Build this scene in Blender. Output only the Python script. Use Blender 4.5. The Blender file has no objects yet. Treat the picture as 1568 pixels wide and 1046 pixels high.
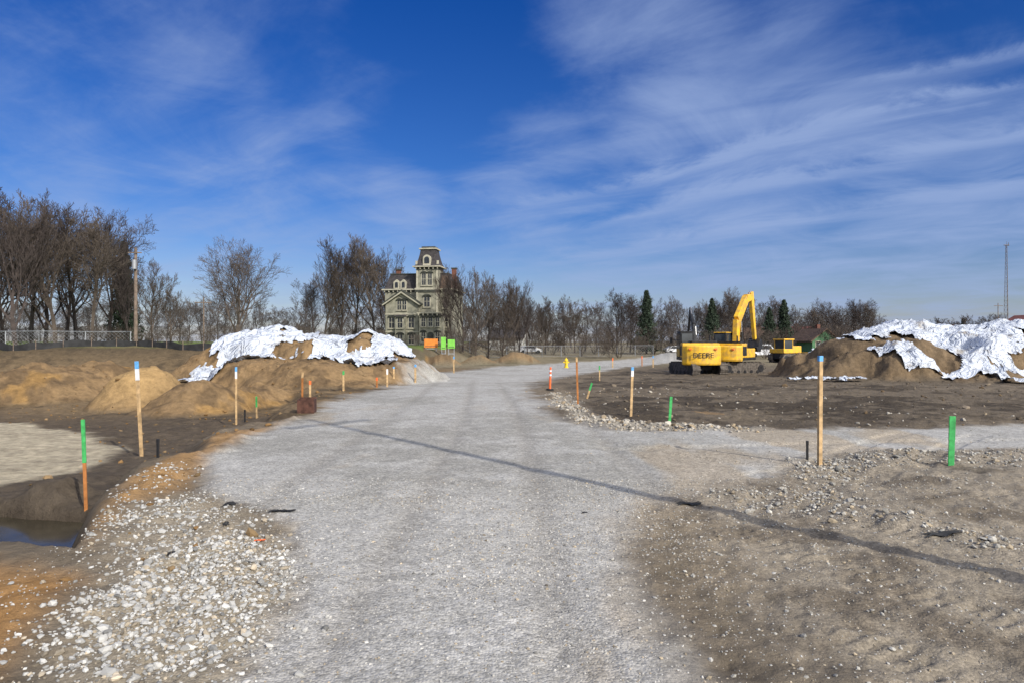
import bpy, bmesh, math, random, time
import numpy as np
from mathutils import Vector, Matrix
T0=time.time()
F=1045.0; CX=784.0; CY=523.0; CH=1.8
SUN_EL=math.radians(32); SAZ=(0.622,-0.783)
sc=bpy.context.scene
sc.view_settings.view_transform='Standard'
sc.view_settings.look='None'
sc.view_settings.exposure=0
# ------------------------------------------------------------ utils
def lin1(v):
    v=v/255.0
    return v/12.92 if v<=0.04045 else ((v+0.055)/1.055)**2.4
def c(r,g,b,k=0.93):
    return (lin1(r)*k,lin1(g)*k,lin1(b)*k)
def ss(t):
    t=np.clip(t,0,1); return t*t*(3-2*t)
def _h(xi,yi,s):
    h=(xi*374761393+yi*668265263+s*69069+12345)&0xffffffff
    h=((h^(h>>13))*1274126177)&0xffffffff
    h=((h^(h>>16))*668265263)&0xffffffff
    return ((h^(h>>15))&0xffffff)/float(0xffffff)
def vn(x,y,s=0):
    xf=np.floor(x); yf=np.floor(y)
    xi=xf.astype(np.int64); yi=yf.astype(np.int64)
    fx=x-xf; fy=y-yf
    fx=fx*fx*(3-2*fx); fy=fy*fy*(3-2*fy)
    a=_h(xi,yi,s); b=_h(xi+1,yi,s); cc=_h(xi,yi+1,s); d=_h(xi+1,yi+1,s)
    return (a*(1-fx)+b*fx)*(1-fy)+(cc*(1-fx)+d*fx)*fy
def fbm(x,y,s=0,o=4):
    t=0; a=0.5; n=0
    for i in range(o):
        t=t+a*vn(x,y,s+i*17); n+=a; a*=0.5
        x,y=(x*1.6+y*1.2)+3.1,(y*1.6-x*1.2)+7.7
    return t/n-0.5
def HB(y):
    return -0.9*ss((y-8)/70.0)+0.7*ss((y-95)/50.0)
def GB(px,py):
    z=0.0; d=5.0
    for i in range(40):
        d=F*(CH-z)/(py-CY)
        z=0.5*z+0.5*float(-0.9*ss((d-8)/70.0))
    return ((px-CX)/F*d,d)
def PL(pts): return [GB(a,b) for a,b in pts]
def PZ(pts,z): return [((px-CX)/F*d,d) for px,py in pts for d in [F*(CH-z)/(py-CY)]]
def SD(poly,x,y):
    d=np.full(x.shape,1e9); ins=np.zeros(x.shape,bool)
    n=len(poly)
    for i in range(n):
        x0,y0=poly[i]; x1,y1=poly[(i+1)%n]
        ex=x1-x0; ey=y1-y0
        L=ex*ex+ey*ey+1e-9
        t=np.clip(((x-x0)*ex+(y-y0)*ey)/L,0,1)
        d=np.minimum(d,(x-x0-ex*t)**2+(y-y0-ey*t)**2)
        cnd=((y0>y)!=(y1>y))
        xx=ex*(y-y0)/(ey if abs(ey)>1e-9 else 1e-9)+x0
        ins^=(cnd&(x<xx))
    d=np.sqrt(d)
    return np.where(ins,d,-d)
# ------------------------------------------------------------ zones
ROAD=PL([(200,1300),(330,1046),(430,900),(435,840),(390,790),(290,745),(315,700),(385,663),(450,640),(490,621),(545,603),(620,586),(650,573),(760,561),(870,555),(1000,548),(1040,546),(1050,553),(960,563),(870,576),(828,586),(814,597),(836,617),(872,642),(940,657),(1160,658),(1568,650),(2300,640),(2300,684),(1568,688),(1300,694),(1215,702),(1195,738),(1090,758),(1030,785),(1010,850),(1080,950),(1150,1046),(1250,1300)])
COARSE=PL([(-60,1300),(20,1046),(110,905),(125,850),(190,775),(290,742),(420,775),(480,830),(500,900),(450,1046),(410,1300)])
COARSE2=PL([(1190,745),(1215,700),(1300,692),(1568,686),(1900,682),(1900,705),(1568,715),(1420,704),(1330,722),(1290,745),(1400,790),(1568,830),(1568,860),(1380,825),(1200,795),(1080,790),(1080,752)])
COARSE3=PL([(835,600),(850,598),(900,628),(960,645),(1100,650),(1160,655),(1160,661),(940,660),(870,644)])
SANDL=PL([(-500,830),(0,832),(125,850),(200,862),(110,940),(40,1046),(-50,1300),(-700,1300)])
BERM=PL([(125,800),(165,750),(215,712),(300,693),(330,668),(440,645),(480,628),(400,668),(340,700),(300,742),(200,775),(135,840)])
LOWL=PL([(-700,828),(0,828),(125,843),(150,790),(180,745),(235,706),(318,690),(330,662),(430,640),(450,622),(500,604),(430,585),(-700,585)])
SLAB=PZ([(-500,640),(0,640),(60,642),(150,660),(205,680),(195,705),(110,728),(0,745),(-500,760)],-0.6)
POND=PZ([(-600,786),(20,790),(130,797),(200,850),(160,1000),(-600,1000)],-0.75)
TANR=PL([(880,760),(1040,765),(1130,800),(1200,870),(1290,1046),(1400,1300),(1200,1300),(1090,1046),(1000,950),(930,850)])
DARKR=PL([(850,600),(870,578),(960,566),(1040,560),(1250,585),(1568,600),(2300,600),(2300,645),(1568,650),(1160,655),(940,652),(880,635)])
MOUNDS=[ # px, d, top_py, halfwidth px, depth m
 (420,41,503,120,6.0),(560,39,509,116,5.2),(480,33.5,550,140,4.5),(610,37,550,60,4),(395,35,550,80,3),
 (300,24.5,585,76,2.3),(352,26,592,50,1.8),(222,27,562,62,2.4),(60,31,560,150,3.2),(400,28,588,60,2.0),(150,34,556,80,2.6),
 (1400,45,502,185,9),(1530,47,500,180,9),(1700,48,503,190,9),(1300,43,520,100,6),
 (790,88,536,36,3),(735,84,541,30,2),(680,80,541,30,2.5),(1030,98,540,50,3),(1085,17.5,632,22,0.4)]
MW=[]
for (px,d,tp,hw,dp) in MOUNDS:
    MW.append(((px-CX)/F*d,d,CH+(CY-tp)/F*d,hw/F*d,dp))
def masks(x,y):
    m={}
    nz=fbm(x*0.9,y*0.9,5,4)
    nf=fbm(x*4,y*4,9,3)
    w=np.clip(y/12,0.6,3)
    e=(nz*0.9+nf*0.35)*w*0.8
    m['road']=ss((SD(ROAD,x,y)+e*1.0+0.2*w)/(0.6*w+0.35*(x>0)*(y<9)))
    m['coarse']=ss((SD(COARSE,x,y)+e*0.9+0.25)/0.8)
    m['c2']=ss((SD(COARSE2,x,y)+e+0.2)/0.7)
    m['c3']=ss((SD(COARSE3,x,y)+e*0.5+0.2)/0.6)
    m['sand']=ss((SD(SANDL,x,y)+e*0.7)/0.5)
    m['berm']=ss((SD(BERM,x,y)+e*0.8+0.15)/0.5)
    sl=SD(LOWL,x,y)
    m['lowsd']=sl
    m['low']=ss((sl+nz*0.3)/(0.4+0.05*np.clip(y-3,0,20)))
    m['slab']=ss((SD(SLAB,x,y)+e*0.8)/0.5)
    m['pond']=ss((SD(POND,x,y)+e*0.4+0.15)/0.4)
    m['tanr']=ss((SD(TANR,x,y)+e*1.4+0.1)/1.0)*(1-0.6*m['road'])
    m['darkr']=ss((SD(DARKR,x,y)+e)/1.5)
    m['rgt']=ss((x-1.0)/1.2)*(1-ss((y-11)/3))
    m['nz']=nz; m['nf']=nf
    return m
def H(x,y,m=None,retm=False):
    x=np.asarray(x,float); y=np.asarray(y,float)
    if m is None: m=masks(x,y)
    z=HB(y)
    z=z-0.6*m['low']-0.45*m['pond']*m['low']
    nf_=fbm(x*2.3,y*2.3,35,3)
    z=z+(0.05+0.28*nf_)*np.exp(-((m['lowsd']+0.35)/0.45)**2)*(m['berm'])
    sh=13-9*ss((y-65)/30)
    pl=ss((y-43)/7)*ss((-x-sh)/6)
    z=z+2.0*pl
    soft=(1-m['road'])
    att=np.clip(14/np.maximum(y,1),0.25,1)
    rg_=m['rgt']
    soil=0.13*fbm(x*0.45,y*0.45,21,3)*(1-0.6*rg_)+0.16*fbm(x*1.5,y*1.5,31,4)*(1-0.62*rg_)+0.06*fbm(x*6,y*6,41,3)*att
    front=1-ss((y-70)/60)
    z=z+soil*soft*(0.25+0.75*front)*(1-0.75*m['slab'])*(1-0.4*m['tanr'])*(1-0.6*m['pond'])
    z=z+0.012*fbm(x*2.2,y*2.2,51,3)*m['road']+0.014*fbm(x*11,y*11,61,2)*att
    c2=np.clip(m['c2']+0.6*ss((x-3.5)/2)*ss((y-5.5)/1.5)*(1-ss((y-10)/1.5)),0,1)
    z=z+c2*(0.20*fbm(x*1.1,y*1.1,71,4)+0.10*fbm(x*3.5,y*3.5,75,3)+0.02)*soft
    z=z+m['darkr']*(0.12*np.abs(fbm(x*0.9,y*1.6,77,4)))
    # clay clump beside the pond
    z=z+0.34*np.clip(1.15-np.sqrt(((x+6.95)/0.62)**2+((y-10.35)/0.5)**2)-0.9*nf_,0,0.8)*m['low']
    for (ax,ay,bx,by) in ((0.9,6.9,2.7,2.9),(1.9,7.2,3.7,3.1),(3.4,7.0,5.2,3.4)):
        L=math.hypot(bx-ax,by-ay); ux=(bx-ax)/L; uy=(by-ay)/L
        s=(x-ax)*ux+(y-ay)*uy; t=-(x-ax)*uy+(y-ay)*ux
        k=ss((0.2-np.abs(t+0.05*np.sin(s*1.3)))/0.05)*ss(s/0.5)*ss((L+1-s)/0.5)*ss((fbm(x*2,y*2,83,2)+0.12)/0.2)
        z=z+k*(-0.010+0.009*np.tanh(2*np.sin(s*2*math.pi/0.13)))
    for (ax,ay,bx,by) in ((3.0,9.0,7.5,13.2),(4.2,8.6,8.7,12.8),(1.2,11.6,9.0,12.6),(1.4,12.6,4.2,9.2)):
        L=math.hypot(bx-ax,by-ay); ux=(bx-ax)/L; uy=(by-ay)/L
        s=(x-ax)*ux+(y-ay)*uy; t=-(x-ax)*uy+(y-ay)*ux
        k=ss((0.22-np.abs(t+0.12*np.sin(s*0.8)))/0.08)*ss(s/0.5)*ss((L+1-s)/0.5)
        z=z-k*0.03
    # shallow wheel ruts along the road
    for off in (-2.9,-1.1,0.25,1.7):
        z=z-0.014*m['road']*np.exp(-((x-(off+0.25*np.sin(y*0.12)-0.02*y))/0.17)**2)*(1-ss((y-25)/10))
    mm=np.zeros_like(z)
    n1=fbm(x*0.35,y*0.35,91,3); n2=fbm(x*1.1,y*1.1,95,5); n3=fbm(x*3.2,y*3.2,97,3)
    for (mx,my,zt,rx,ry) in MW:
        sel=(np.abs(x-mx)<rx*1.7+1)&(np.abs(y-my)<ry*1.9+1)
        if not sel.any(): continue
        xx=x[sel]; yy=y[sel]
        big=1.0 if rx>1 else 0.5
        r=np.sqrt(((xx-mx)/rx)**2+((yy-my)/ry)**2)+big*(0.6*n1[sel]+0.30*n2[sel])
        base=z[sel]
        pr=np.clip(1.08-r,0,1)
        pr=np.where(pr>0.6,0.6+(pr-0.6)*0.6,pr)/0.8
        hh=(zt-base)*pr*(1+0.3*n2[sel]*big)+pr.clip(0,0.4)*0.6*n3[sel]*big
        new=base+np.maximum(hh,0)
        zz=z[sel]; upd=np.maximum(zz,new); z[sel]=upd
        mk=mm[sel]; mm[sel]=np.maximum(mk,ss(pr/0.15))
    m['mound']=mm; m['plat']=pl
    if retm: return z,m
    return z
def h1(x,y): return float(H(np.array([x]),np.array([y]))[0])
def P(px,py):
    dx=(px-CX)/F; dz=-(py-CY)/F
    t=np.geomspace(2.5,140,3000)
    hz=H(dx*t,t)
    rz=CH+dz*t
    k=np.argmax(rz<=hz)
    return (dx*t[k],t[k],hz[k])
def AT(px,d):
    x=(px-CX)/F*d
    return (x,d,h1(x,d))
# ------------------------------------------------------------ materials
def mat(name,col,rough=0.7,var=0.15,scale=6,metal=0.0,bump=0.0,spec=0.3,dirt=None):
    m=bpy.data.materials.new(name); m.use_nodes=True
    nt=m.node_tree; b=nt.nodes['Principled BSDF']
    b.inputs['Roughness'].default_value=rough
    b.inputs['Metallic'].default_value=metal
    b.inputs['Specular IOR Level'].default_value=spec
    tc=nt.nodes.new('ShaderNodeTexCoord')
    n=nt.nodes.new('ShaderNodeTexNoise'); n.inputs['Scale'].default_value=scale; n.inputs['Detail'].default_value=5
    nt.links.new(tc.outputs['Object'],n.inputs['Vector'])
    r=nt.nodes.new('ShaderNodeValToRGB')
    e=r.color_ramp.elements
    lo=[v*(1-var) for v in col]; hi=[min(1,v*(1+var)) for v in col]
    if dirt: lo=list(dirt)
    e[0].position=0.35; e[0].color=(*lo,1); e[1].position=0.62; e[1].color=(*hi,1)
    nt.links.new(n.outputs['Fac'],r.inputs['Fac'])
    nt.links.new(r.outputs['Color'],b.inputs['Base Color'])
    if bump>0:
        bp=nt.nodes.new('ShaderNodeBump'); bp.inputs['Strength'].default_value=bump; bp.inputs['Distance'].default_value=0.05
        nt.links.new(n.outputs['Fac'],bp.inputs['Height']); nt.links.new(bp.outputs['Normal'],b.inputs['Normal'])
    return m
M={}
M['yellow']=mat('machine_yellow',(0.74,0.42,0.02),0.42,0.12,3,spec=0.5,dirt=(0.50,0.30,0.06))
M['black']=mat('machine_black',(0.02,0.02,0.021),0.5,0.4,4)
M['track']=mat('muddy_track',(0.10,0.085,0.07),0.85,0.4,6)
M['glass']=mat('dark_glass',(0.03,0.04,0.05),0.08,0.2,2,spec=0.8)
M['chrome']=mat('steel_rod',(0.5,0.5,0.5),0.25,0.1,3,metal=1)
M['wood']=mat('lath_wood',c(184,154,112),0.8,0.3,9)
M['woodor']=mat('orange_wood',c(168,110,60),0.8,0.25,9)
M['green']=mat('paint_green',(0.05,0.34,0.09),0.6,0.25,12)
M['blue']=mat('paint_blue',(0.12,0.36,0.68),0.6,0.2,12)
M['white']=mat('paint_white',(0.7,0.7,0.69),0.6,0.1,9)
M['orange']=mat('plastic_orange',(0.80,0.15,0.04),0.5,0.1,9)
M['signor']=mat('sign_orange',(0.62,0.20,0.03),0.6,0.15,3)
M['pole']=mat('weathered_pole',(0.17,0.13,0.10),0.9,0.3,4)
M['bark']=mat('bark',(0.052,0.041,0.036),0.95,0.35,2.0)
M['bark2']=mat('bark_tan',(0.085,0.068,0.054),0.95,0.3,2.0)
M['bark3']=mat('bark_distant',(0.078,0.066,0.060),0.95,0.3,0.3)
M['rust']=mat('rusty_steel',(0.07,0.032,0.022),0.85,0.4,8,bump=0.3)
M['hwall']=mat('house_siding',(0.235,0.225,0.17),0.85,0.28,1.2)
M['htrim']=mat('house_trim',(0.38,0.355,0.27),0.75,0.15,2)
M['hdark']=mat('house_dark_trim',(0.05,0.052,0.042),0.75,0.3,2)
M['hroof']=mat('slate_roof',(0.045,0.04,0.04),0.8,0.35,3)
M['hroof2']=mat('brown_roof',(0.10,0.065,0.045),0.85,0.3,3)
M['hglass']=mat('window_pane',(0.02,0.022,0.025),0.15,0.4,2,spec=0.6)
M['brick']=mat('chimney_brick',(0.15,0.065,0.045),0.9,0.3,8)
M['galv']=mat('galvanised',(0.33,0.34,0.35),0.5,0.1,4,metal=0.4)
M['yhyd']=mat('hydrant_yellow',(0.75,0.5,0.03),0.5,0.1,6)
M['conifer']=mat('conifer_needles',(0.034,0.050,0.030),0.9,0.45,1.3)
M['water']=mat('pond_water',(0.045,0.038,0.024),0.12,0.3,1.5,spec=0.22,bump=0.05)
M['silt']=mat('silt_fence_fabric',(0.03,0.03,0.03),0.9,0.3,2)
M['lime']=mat('lime_panel',(0.18,0.50,0.07),0.6,0.12,3)
M['carw']=mat('car_white',(0.7,0.71,0.72),0.3,0.04,1,spec=0.6)
M['carr']=mat('car_red',(0.3,0.03,0.03),0.3,0.1,1,spec=0.6)
M['tire']=mat('tire_rubber',(0.02,0.02,0.02),0.9,0.2,3)
M['sgreen']=mat('green_siding',(0.09,0.20,0.10),0.8,0.1,2)
M['swhite']=mat('white_siding',(0.5,0.5,0.47),0.8,0.08,2)
M['sred']=mat('red_roof',(0.16,0.06,0.05),0.85,0.2,2)
def tarpmat():
    m=bpy.data.materials.new('plastic_sheet'); m.use_nodes=True; nt=m.node_tree; N=nt.nodes; L=nt.links
    b=N['Principled BSDF']; b.inputs['Roughness'].default_value=0.38; b.inputs['Specular IOR Level'].default_value=0.4
    tc=N.new('ShaderNodeTexCoord')
    n=N.new('ShaderNodeTexNoise'); n.inputs['Scale'].default_value=0.7; n.inputs['Detail'].default_value=7; n.inputs['Roughness'].default_value=0.68
    L.new(tc.outputs['Object'],n.inputs['Vector'])
    r=N.new('ShaderNodeValToRGB'); e=r.color_ramp.elements
    e[0].position=0.33; e[0].color=(0.33,0.30,0.26,1); e[1].position=0.58; e[1].color=(0.62,0.66,0.72,1)
    q=e.new(0.42); q.color=(0.50,0.53,0.57,1)
    L.new(n.outputs['Fac'],r.inputs['Fac']); L.new(r.outputs['Color'],b.inputs['Base Color'])
    prev=None
    for sc_,st_,di in ((1.1,0.9,0.6),(3.6,0.7,0.14)):
        n2=N.new('ShaderNodeTexNoise'); n2.inputs['Scale'].default_value=sc_; n2.inputs['Detail'].default_value=2; n2.inputs['Distortion'].default_value=1.8
        L.new(tc.outputs['Object'],n2.inputs['Vector'])
        a=N.new('ShaderNodeMath'); a.operation='SUBTRACT'; a.inputs[1].default_value=0.5; L.new(n2.outputs['Fac'],a.inputs[0])
        a2=N.new('ShaderNodeMath'); a2.operation='ABSOLUTE'; L.new(a.outputs[0],a2.inputs[0])
        bp=N.new('ShaderNodeBump'); bp.invert=True; bp.inputs['Strength'].default_value=st_; bp.inputs['Distance'].default_value=di
        L.new(a2.outputs[0],bp.inputs['Height'])
        if prev: L.new(prev,bp.inputs['Normal'])
        prev=bp.outputs['Normal']
    L.new(prev,b.inputs['Normal'])
    return m
M['tarp']=tarpmat()
# ------------------------------------------------------------ mesh helpers
def link(o,parent=None):
    sc.collection.objects.link(o)
    if parent is not None: o.parent=parent
    return o
def mesh_obj(name,v,f,m,parent=None,smooth=False,bevel=0):
    me=bpy.data.meshes.new(name); me.from_pydata([tuple(a) for a in v],[],[tuple(a) for a in f])
    me.materials.append(m); me.update()
    if smooth: me.polygons.foreach_set('use_smooth',[True]*len(me.polygons))
    o=bpy.data.objects.new(name,me); link(o,parent)
    if bevel>0:
        b=o.modifiers.new('bev','BEVEL'); b.width=bevel; b.segments=2; b.limit_method='ANGLE'
    return o
def empty(name,loc=(0,0,0),rz=0,s=1):
    o=bpy.data.objects.new(name,None); o.location=loc; o.rotation_euler=(0,0,rz); o.scale=(s,s,s); link(o); return o
BF=[(0,3,2,1),(4,5,6,7),(0,1,5,4),(1,2,6,5),(2,3,7,6),(3,0,4,7)]
def box(name,p,x0,x1,y0,y1,z0,z1,m,bevel=0):
    v=[(x0,y0,z0),(x1,y0,z0),(x1,y1,z0),(x0,y1,z0),(x0,y0,z1),(x1,y0,z1),(x1,y1,z1),(x0,y1,z1)]
    return mesh_obj(name,v,BF,m,p,bevel=bevel)
def frustum(name,p,x0,x1,y0,y1,z0,X0,X1,Y0,Y1,z1,m):
    v=[(x0,y0,z0),(x1,y0,z0),(x1,y1,z0),(x0,y1,z0),(X0,Y0,z1),(X1,Y0,z1),(X1,Y1,z1),(X0,Y1,z1)]
    return mesh_obj(name,v,BF,m,p)
def prism(name,p,pts,a,b,m,axis='x',bevel=0):
    n=len(pts)
    if axis=='x': v=[(a,u,w) for u,w in pts]+[(b,u,w) for u,w in pts]
    else: v=[(u,a,w) for u,w in pts]+[(u,b,w) for u,w in pts]
    f=[tuple(range(n)),tuple(range(2*n-1,n-1,-1))]
    for i in range(n):
        j=(i+1)%n; f.append((i,i+n,j+n,j))
    o=mesh_obj(name,v,f,m,p,bevel=bevel)
    bm=bmesh.new(); bm.from_mesh(o.data); bmesh.ops.recalc_face_normals(bm,faces=bm.faces); bm.to_mesh(o.data); bm.free()
    return o
def tubes_np(segs,n=4):
    S=np.array([[*a,*b,r0,r1] for a,b,r0,r1 in segs])
    p0=S[:,0:3]; p1=S[:,3:6]; r0=S[:,6:7]; r1=S[:,7:8]
    d=p1-p0; d/=np.linalg.norm(d,axis=1,keepdims=True)+1e-9
    up=np.where(np.abs(d[:,2:3])>0.9,np.array([[1.0,0,0]]),np.array([[0,0,1.0]]))
    u=np.cross(d,up); u/=np.linalg.norm(u,axis=1,keepdims=True)+1e-9
    w=np.cross(d,u)
    V=[]
    for i in range(n):
        a=2*math.pi*i/n; V.append(p0+(u*math.cos(a)+w*math.sin(a))*r0)
    for i in range(n):
        a=2*math.pi*i/n; V.append(p1+(u*math.cos(a)+w*math.sin(a))*r1)
    V=np.stack(V,axis=1).reshape(-1,3)
    k=len(S); base=(np.arange(k)*2*n)[:,None]
    Fq=[]
    for i in range(n):
        j=(i+1)%n; Fq.append(np.concatenate([base+i,base+j,base+j+n,base+i+n],axis=1))
    Fq=np.stack(Fq,axis=1).reshape(-1,4)
    return V,Fq
def np_mesh(name,V,Fc,m,smooth=False):
    me=bpy.data.meshes.new(name)
    nv=len(V); nf=len(Fc); k=Fc.shape[1]
    me.vertices.add(nv); me.vertices.foreach_set('co',V.astype(np.float32).ravel())
    me.loops.add(nf*k); me.loops.foreach_set('vertex_index',Fc.astype(np.int32).ravel())
    me.polygons.add(nf); me.polygons.foreach_set('loop_start',(np.arange(nf)*k).astype(np.int32))
    try: me.polygons.foreach_set('loop_total',np.full(nf,k,np.int32))
    except Exception: pass
    me.update(calc_edges=True)
    me.polygons.foreach_set('use_smooth',np.full(nf,smooth))
    me.materials.append(m)
    return me
def tube(name,p,a,b,r0,r1,m,n=12):
    V,Fq=tubes_np([(a,b,r0,r1)],n)
    Fl=[tuple(x) for x in Fq]+[tuple(range(n)),tuple(range(2*n-1,n-1,-1))]
    return mesh_obj(name,V,Fl,m,p)
def segobj(name,segs,m,parent=None,n=4):
    V,Fq=tubes_np(segs,n)
    o=bpy.data.objects.new(name,np_mesh(name,V,Fq,m)); link(o,parent); return o
# ------------------------------------------------------------ ground
fa=np.radians(np.linspace(-47,47,860))
ba=np.radians(np.linspace(47,313,80)[1:-1])
ang=np.concatenate([fa,ba]); na=len(ang)
rr=np.concatenate([[0.3],np.geomspace(1.8,60,540),np.geomspace(60,3000,130)[1:]]); nr=len(rr)
A,R=np.meshgrid(ang,rr)
X=(R*np.sin(A)).ravel(); Y=(R*np.cos(A)).ravel()
Z,m=H(X,Y,retm=True)
V=np.stack([X,Y,Z],1)
i=np.arange(nr-1)[:,None]*na; j=np.arange(na)[None,:]; j2=(j+1)%na
Fq=np.stack([(i+j),(i+j2),(i+na+j2),(i+na+j)],-1).reshape(-1,4)[:,::-1]
def mixc(a,b,t): return a*(1-t[:,None])+np.array(b)[None,:]*t[:,None]
n1=fbm(X*0.35,Y*0.35,101,4); n2=fbm(X*1.7,Y*1.7,111,5); n3=fbm(X*7,Y*7,121,3)
col=np.tile(np.array(c(124,112,95)),(len(X),1))
col=mixc(col,c(84,75,64),ss((n1+0.1)/0.3)*0.7)
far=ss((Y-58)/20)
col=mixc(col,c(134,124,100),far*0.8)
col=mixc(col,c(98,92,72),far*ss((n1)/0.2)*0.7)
left=ss((-X-3)/3)*(1-far)*ss((Y-14)/4)
col=mixc(col,c(128,108,80),left*0.85)
col=mixc(col,c(86,74,58),left*ss((n2+n1*0.8+0.0)/0.22)*0.8)
slope=m['plat']*(1-ss((m['plat']-0.93)/0.07))
col=mixc(col,c(82,72,57),slope*0.85)
grass=ss((m['plat']-0.90)/0.05)*ss((n2+0.35)/0.2)*ss((Y-48)/4)
col=mixc(col,c(100,116,60),grass*0.9)
col=mixc(col,c(92,82,70),m['low']*(1-ss((Y-20)/6))*0.88)
col=mixc(col,c(194,181,154),m['slab']*(0.85+0.5*n3+0.6*n2).clip(0,1))
col=mixc(col,c(56,48,38),m['pond']*m['low']*0.9)
col=mixc(col,c(172,137,94),m['berm']*(0.9+1.0*n2).clip(0,1))
rgt=m['rgt']
col=mixc(col,c(140,130,114),rgt)
col=mixc(col,c(108,98,84),rgt*ss((n2+0.02)/0.18)*0.75)
col=mixc(col,c(112,101,86),m['darkr']*0.9)
col=mixc(col,c(74,66,56),m['darkr']*ss((n1+n2*0.7+0.04)/0.16)*0.85)
rb=ss((X-8)/4)*ss((Y-30)/6)*(1-ss((Y-75)/12))
col=mixc(col,c(104,93,78),rb*0.6)
col=mixc(col,c(148,121,86),m['mound']*(0.8+0.9*n2).clip(0,1))
col=mixc(col,c(106,88,66),m['mound']*ss((n2+n1*0.5-0.0)/0.14)*0.8)
col=mixc(col,c(172,134,78),m['mound']*ss((n1-n2*0.3-0.13)/0.08)*0.55*(X<-8))
pile=np.exp(-(((X+14.5)/1.6)**2+((Y-27)/2.4)**2)**2)
col=mixc(col,c(182,150,102),pile*m['mound']*0.8)
col=mixc(col,c(104,91,74),m['mound']*(X>8)*0.6)
col=mixc(col,c(180,138,88),m['sand']*(0.95+0.6*n2).clip(0,1))
col=mixc(col,c(150,140,122),m['coarse']*0.8*(1-0.6*m['sand']))
col=mixc(col,c(145,138,125),m['c3'])
col=mixc(col,c(128,120,108),m['c2']*0.7)
rc=np.tile(np.array(c(166,163,156)),(len(X),1))
rc=mixc(rc,c(152,149,141),ss((n1+0.05)/0.25))
rc=mixc(rc,c(178,175,168),ss((n2-0.02)/0.2)*0.6)
tanp=ss((fbm(X*0.8,Y*0.3,131,4)-0.05)/0.14)*(1-ss((Y-14)/8))
rc=mixc(rc,c(160,145,122),tanp*0.65)
for off in (-2.9,-1.1,0.25,1.7):
    tr=np.exp(-((X-(off+0.25*np.sin(Y*0.12)-0.02*Y))/0.2)**2)*(1-ss((Y-30)/15))
    rc=mixc(rc,c(140,135,126),tr*0.5*ss((n2+0.3)/0.3))
rr_=m['road'][:,None]
col=col*(1-rr_)+rc*rr_
tanm=m['tanr']
col=mixc(col,c(154,140,118),tanm*(0.6+1.1*n2).clip(0,0.9))
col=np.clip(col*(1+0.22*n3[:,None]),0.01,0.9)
gravel=np.clip(m['road']+m['coarse']*0.9*(1-0.6*m['sand'])+m['c2']*0.8+m['c3']+rgt*0.75-0.3*tanm,0,1)
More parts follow.
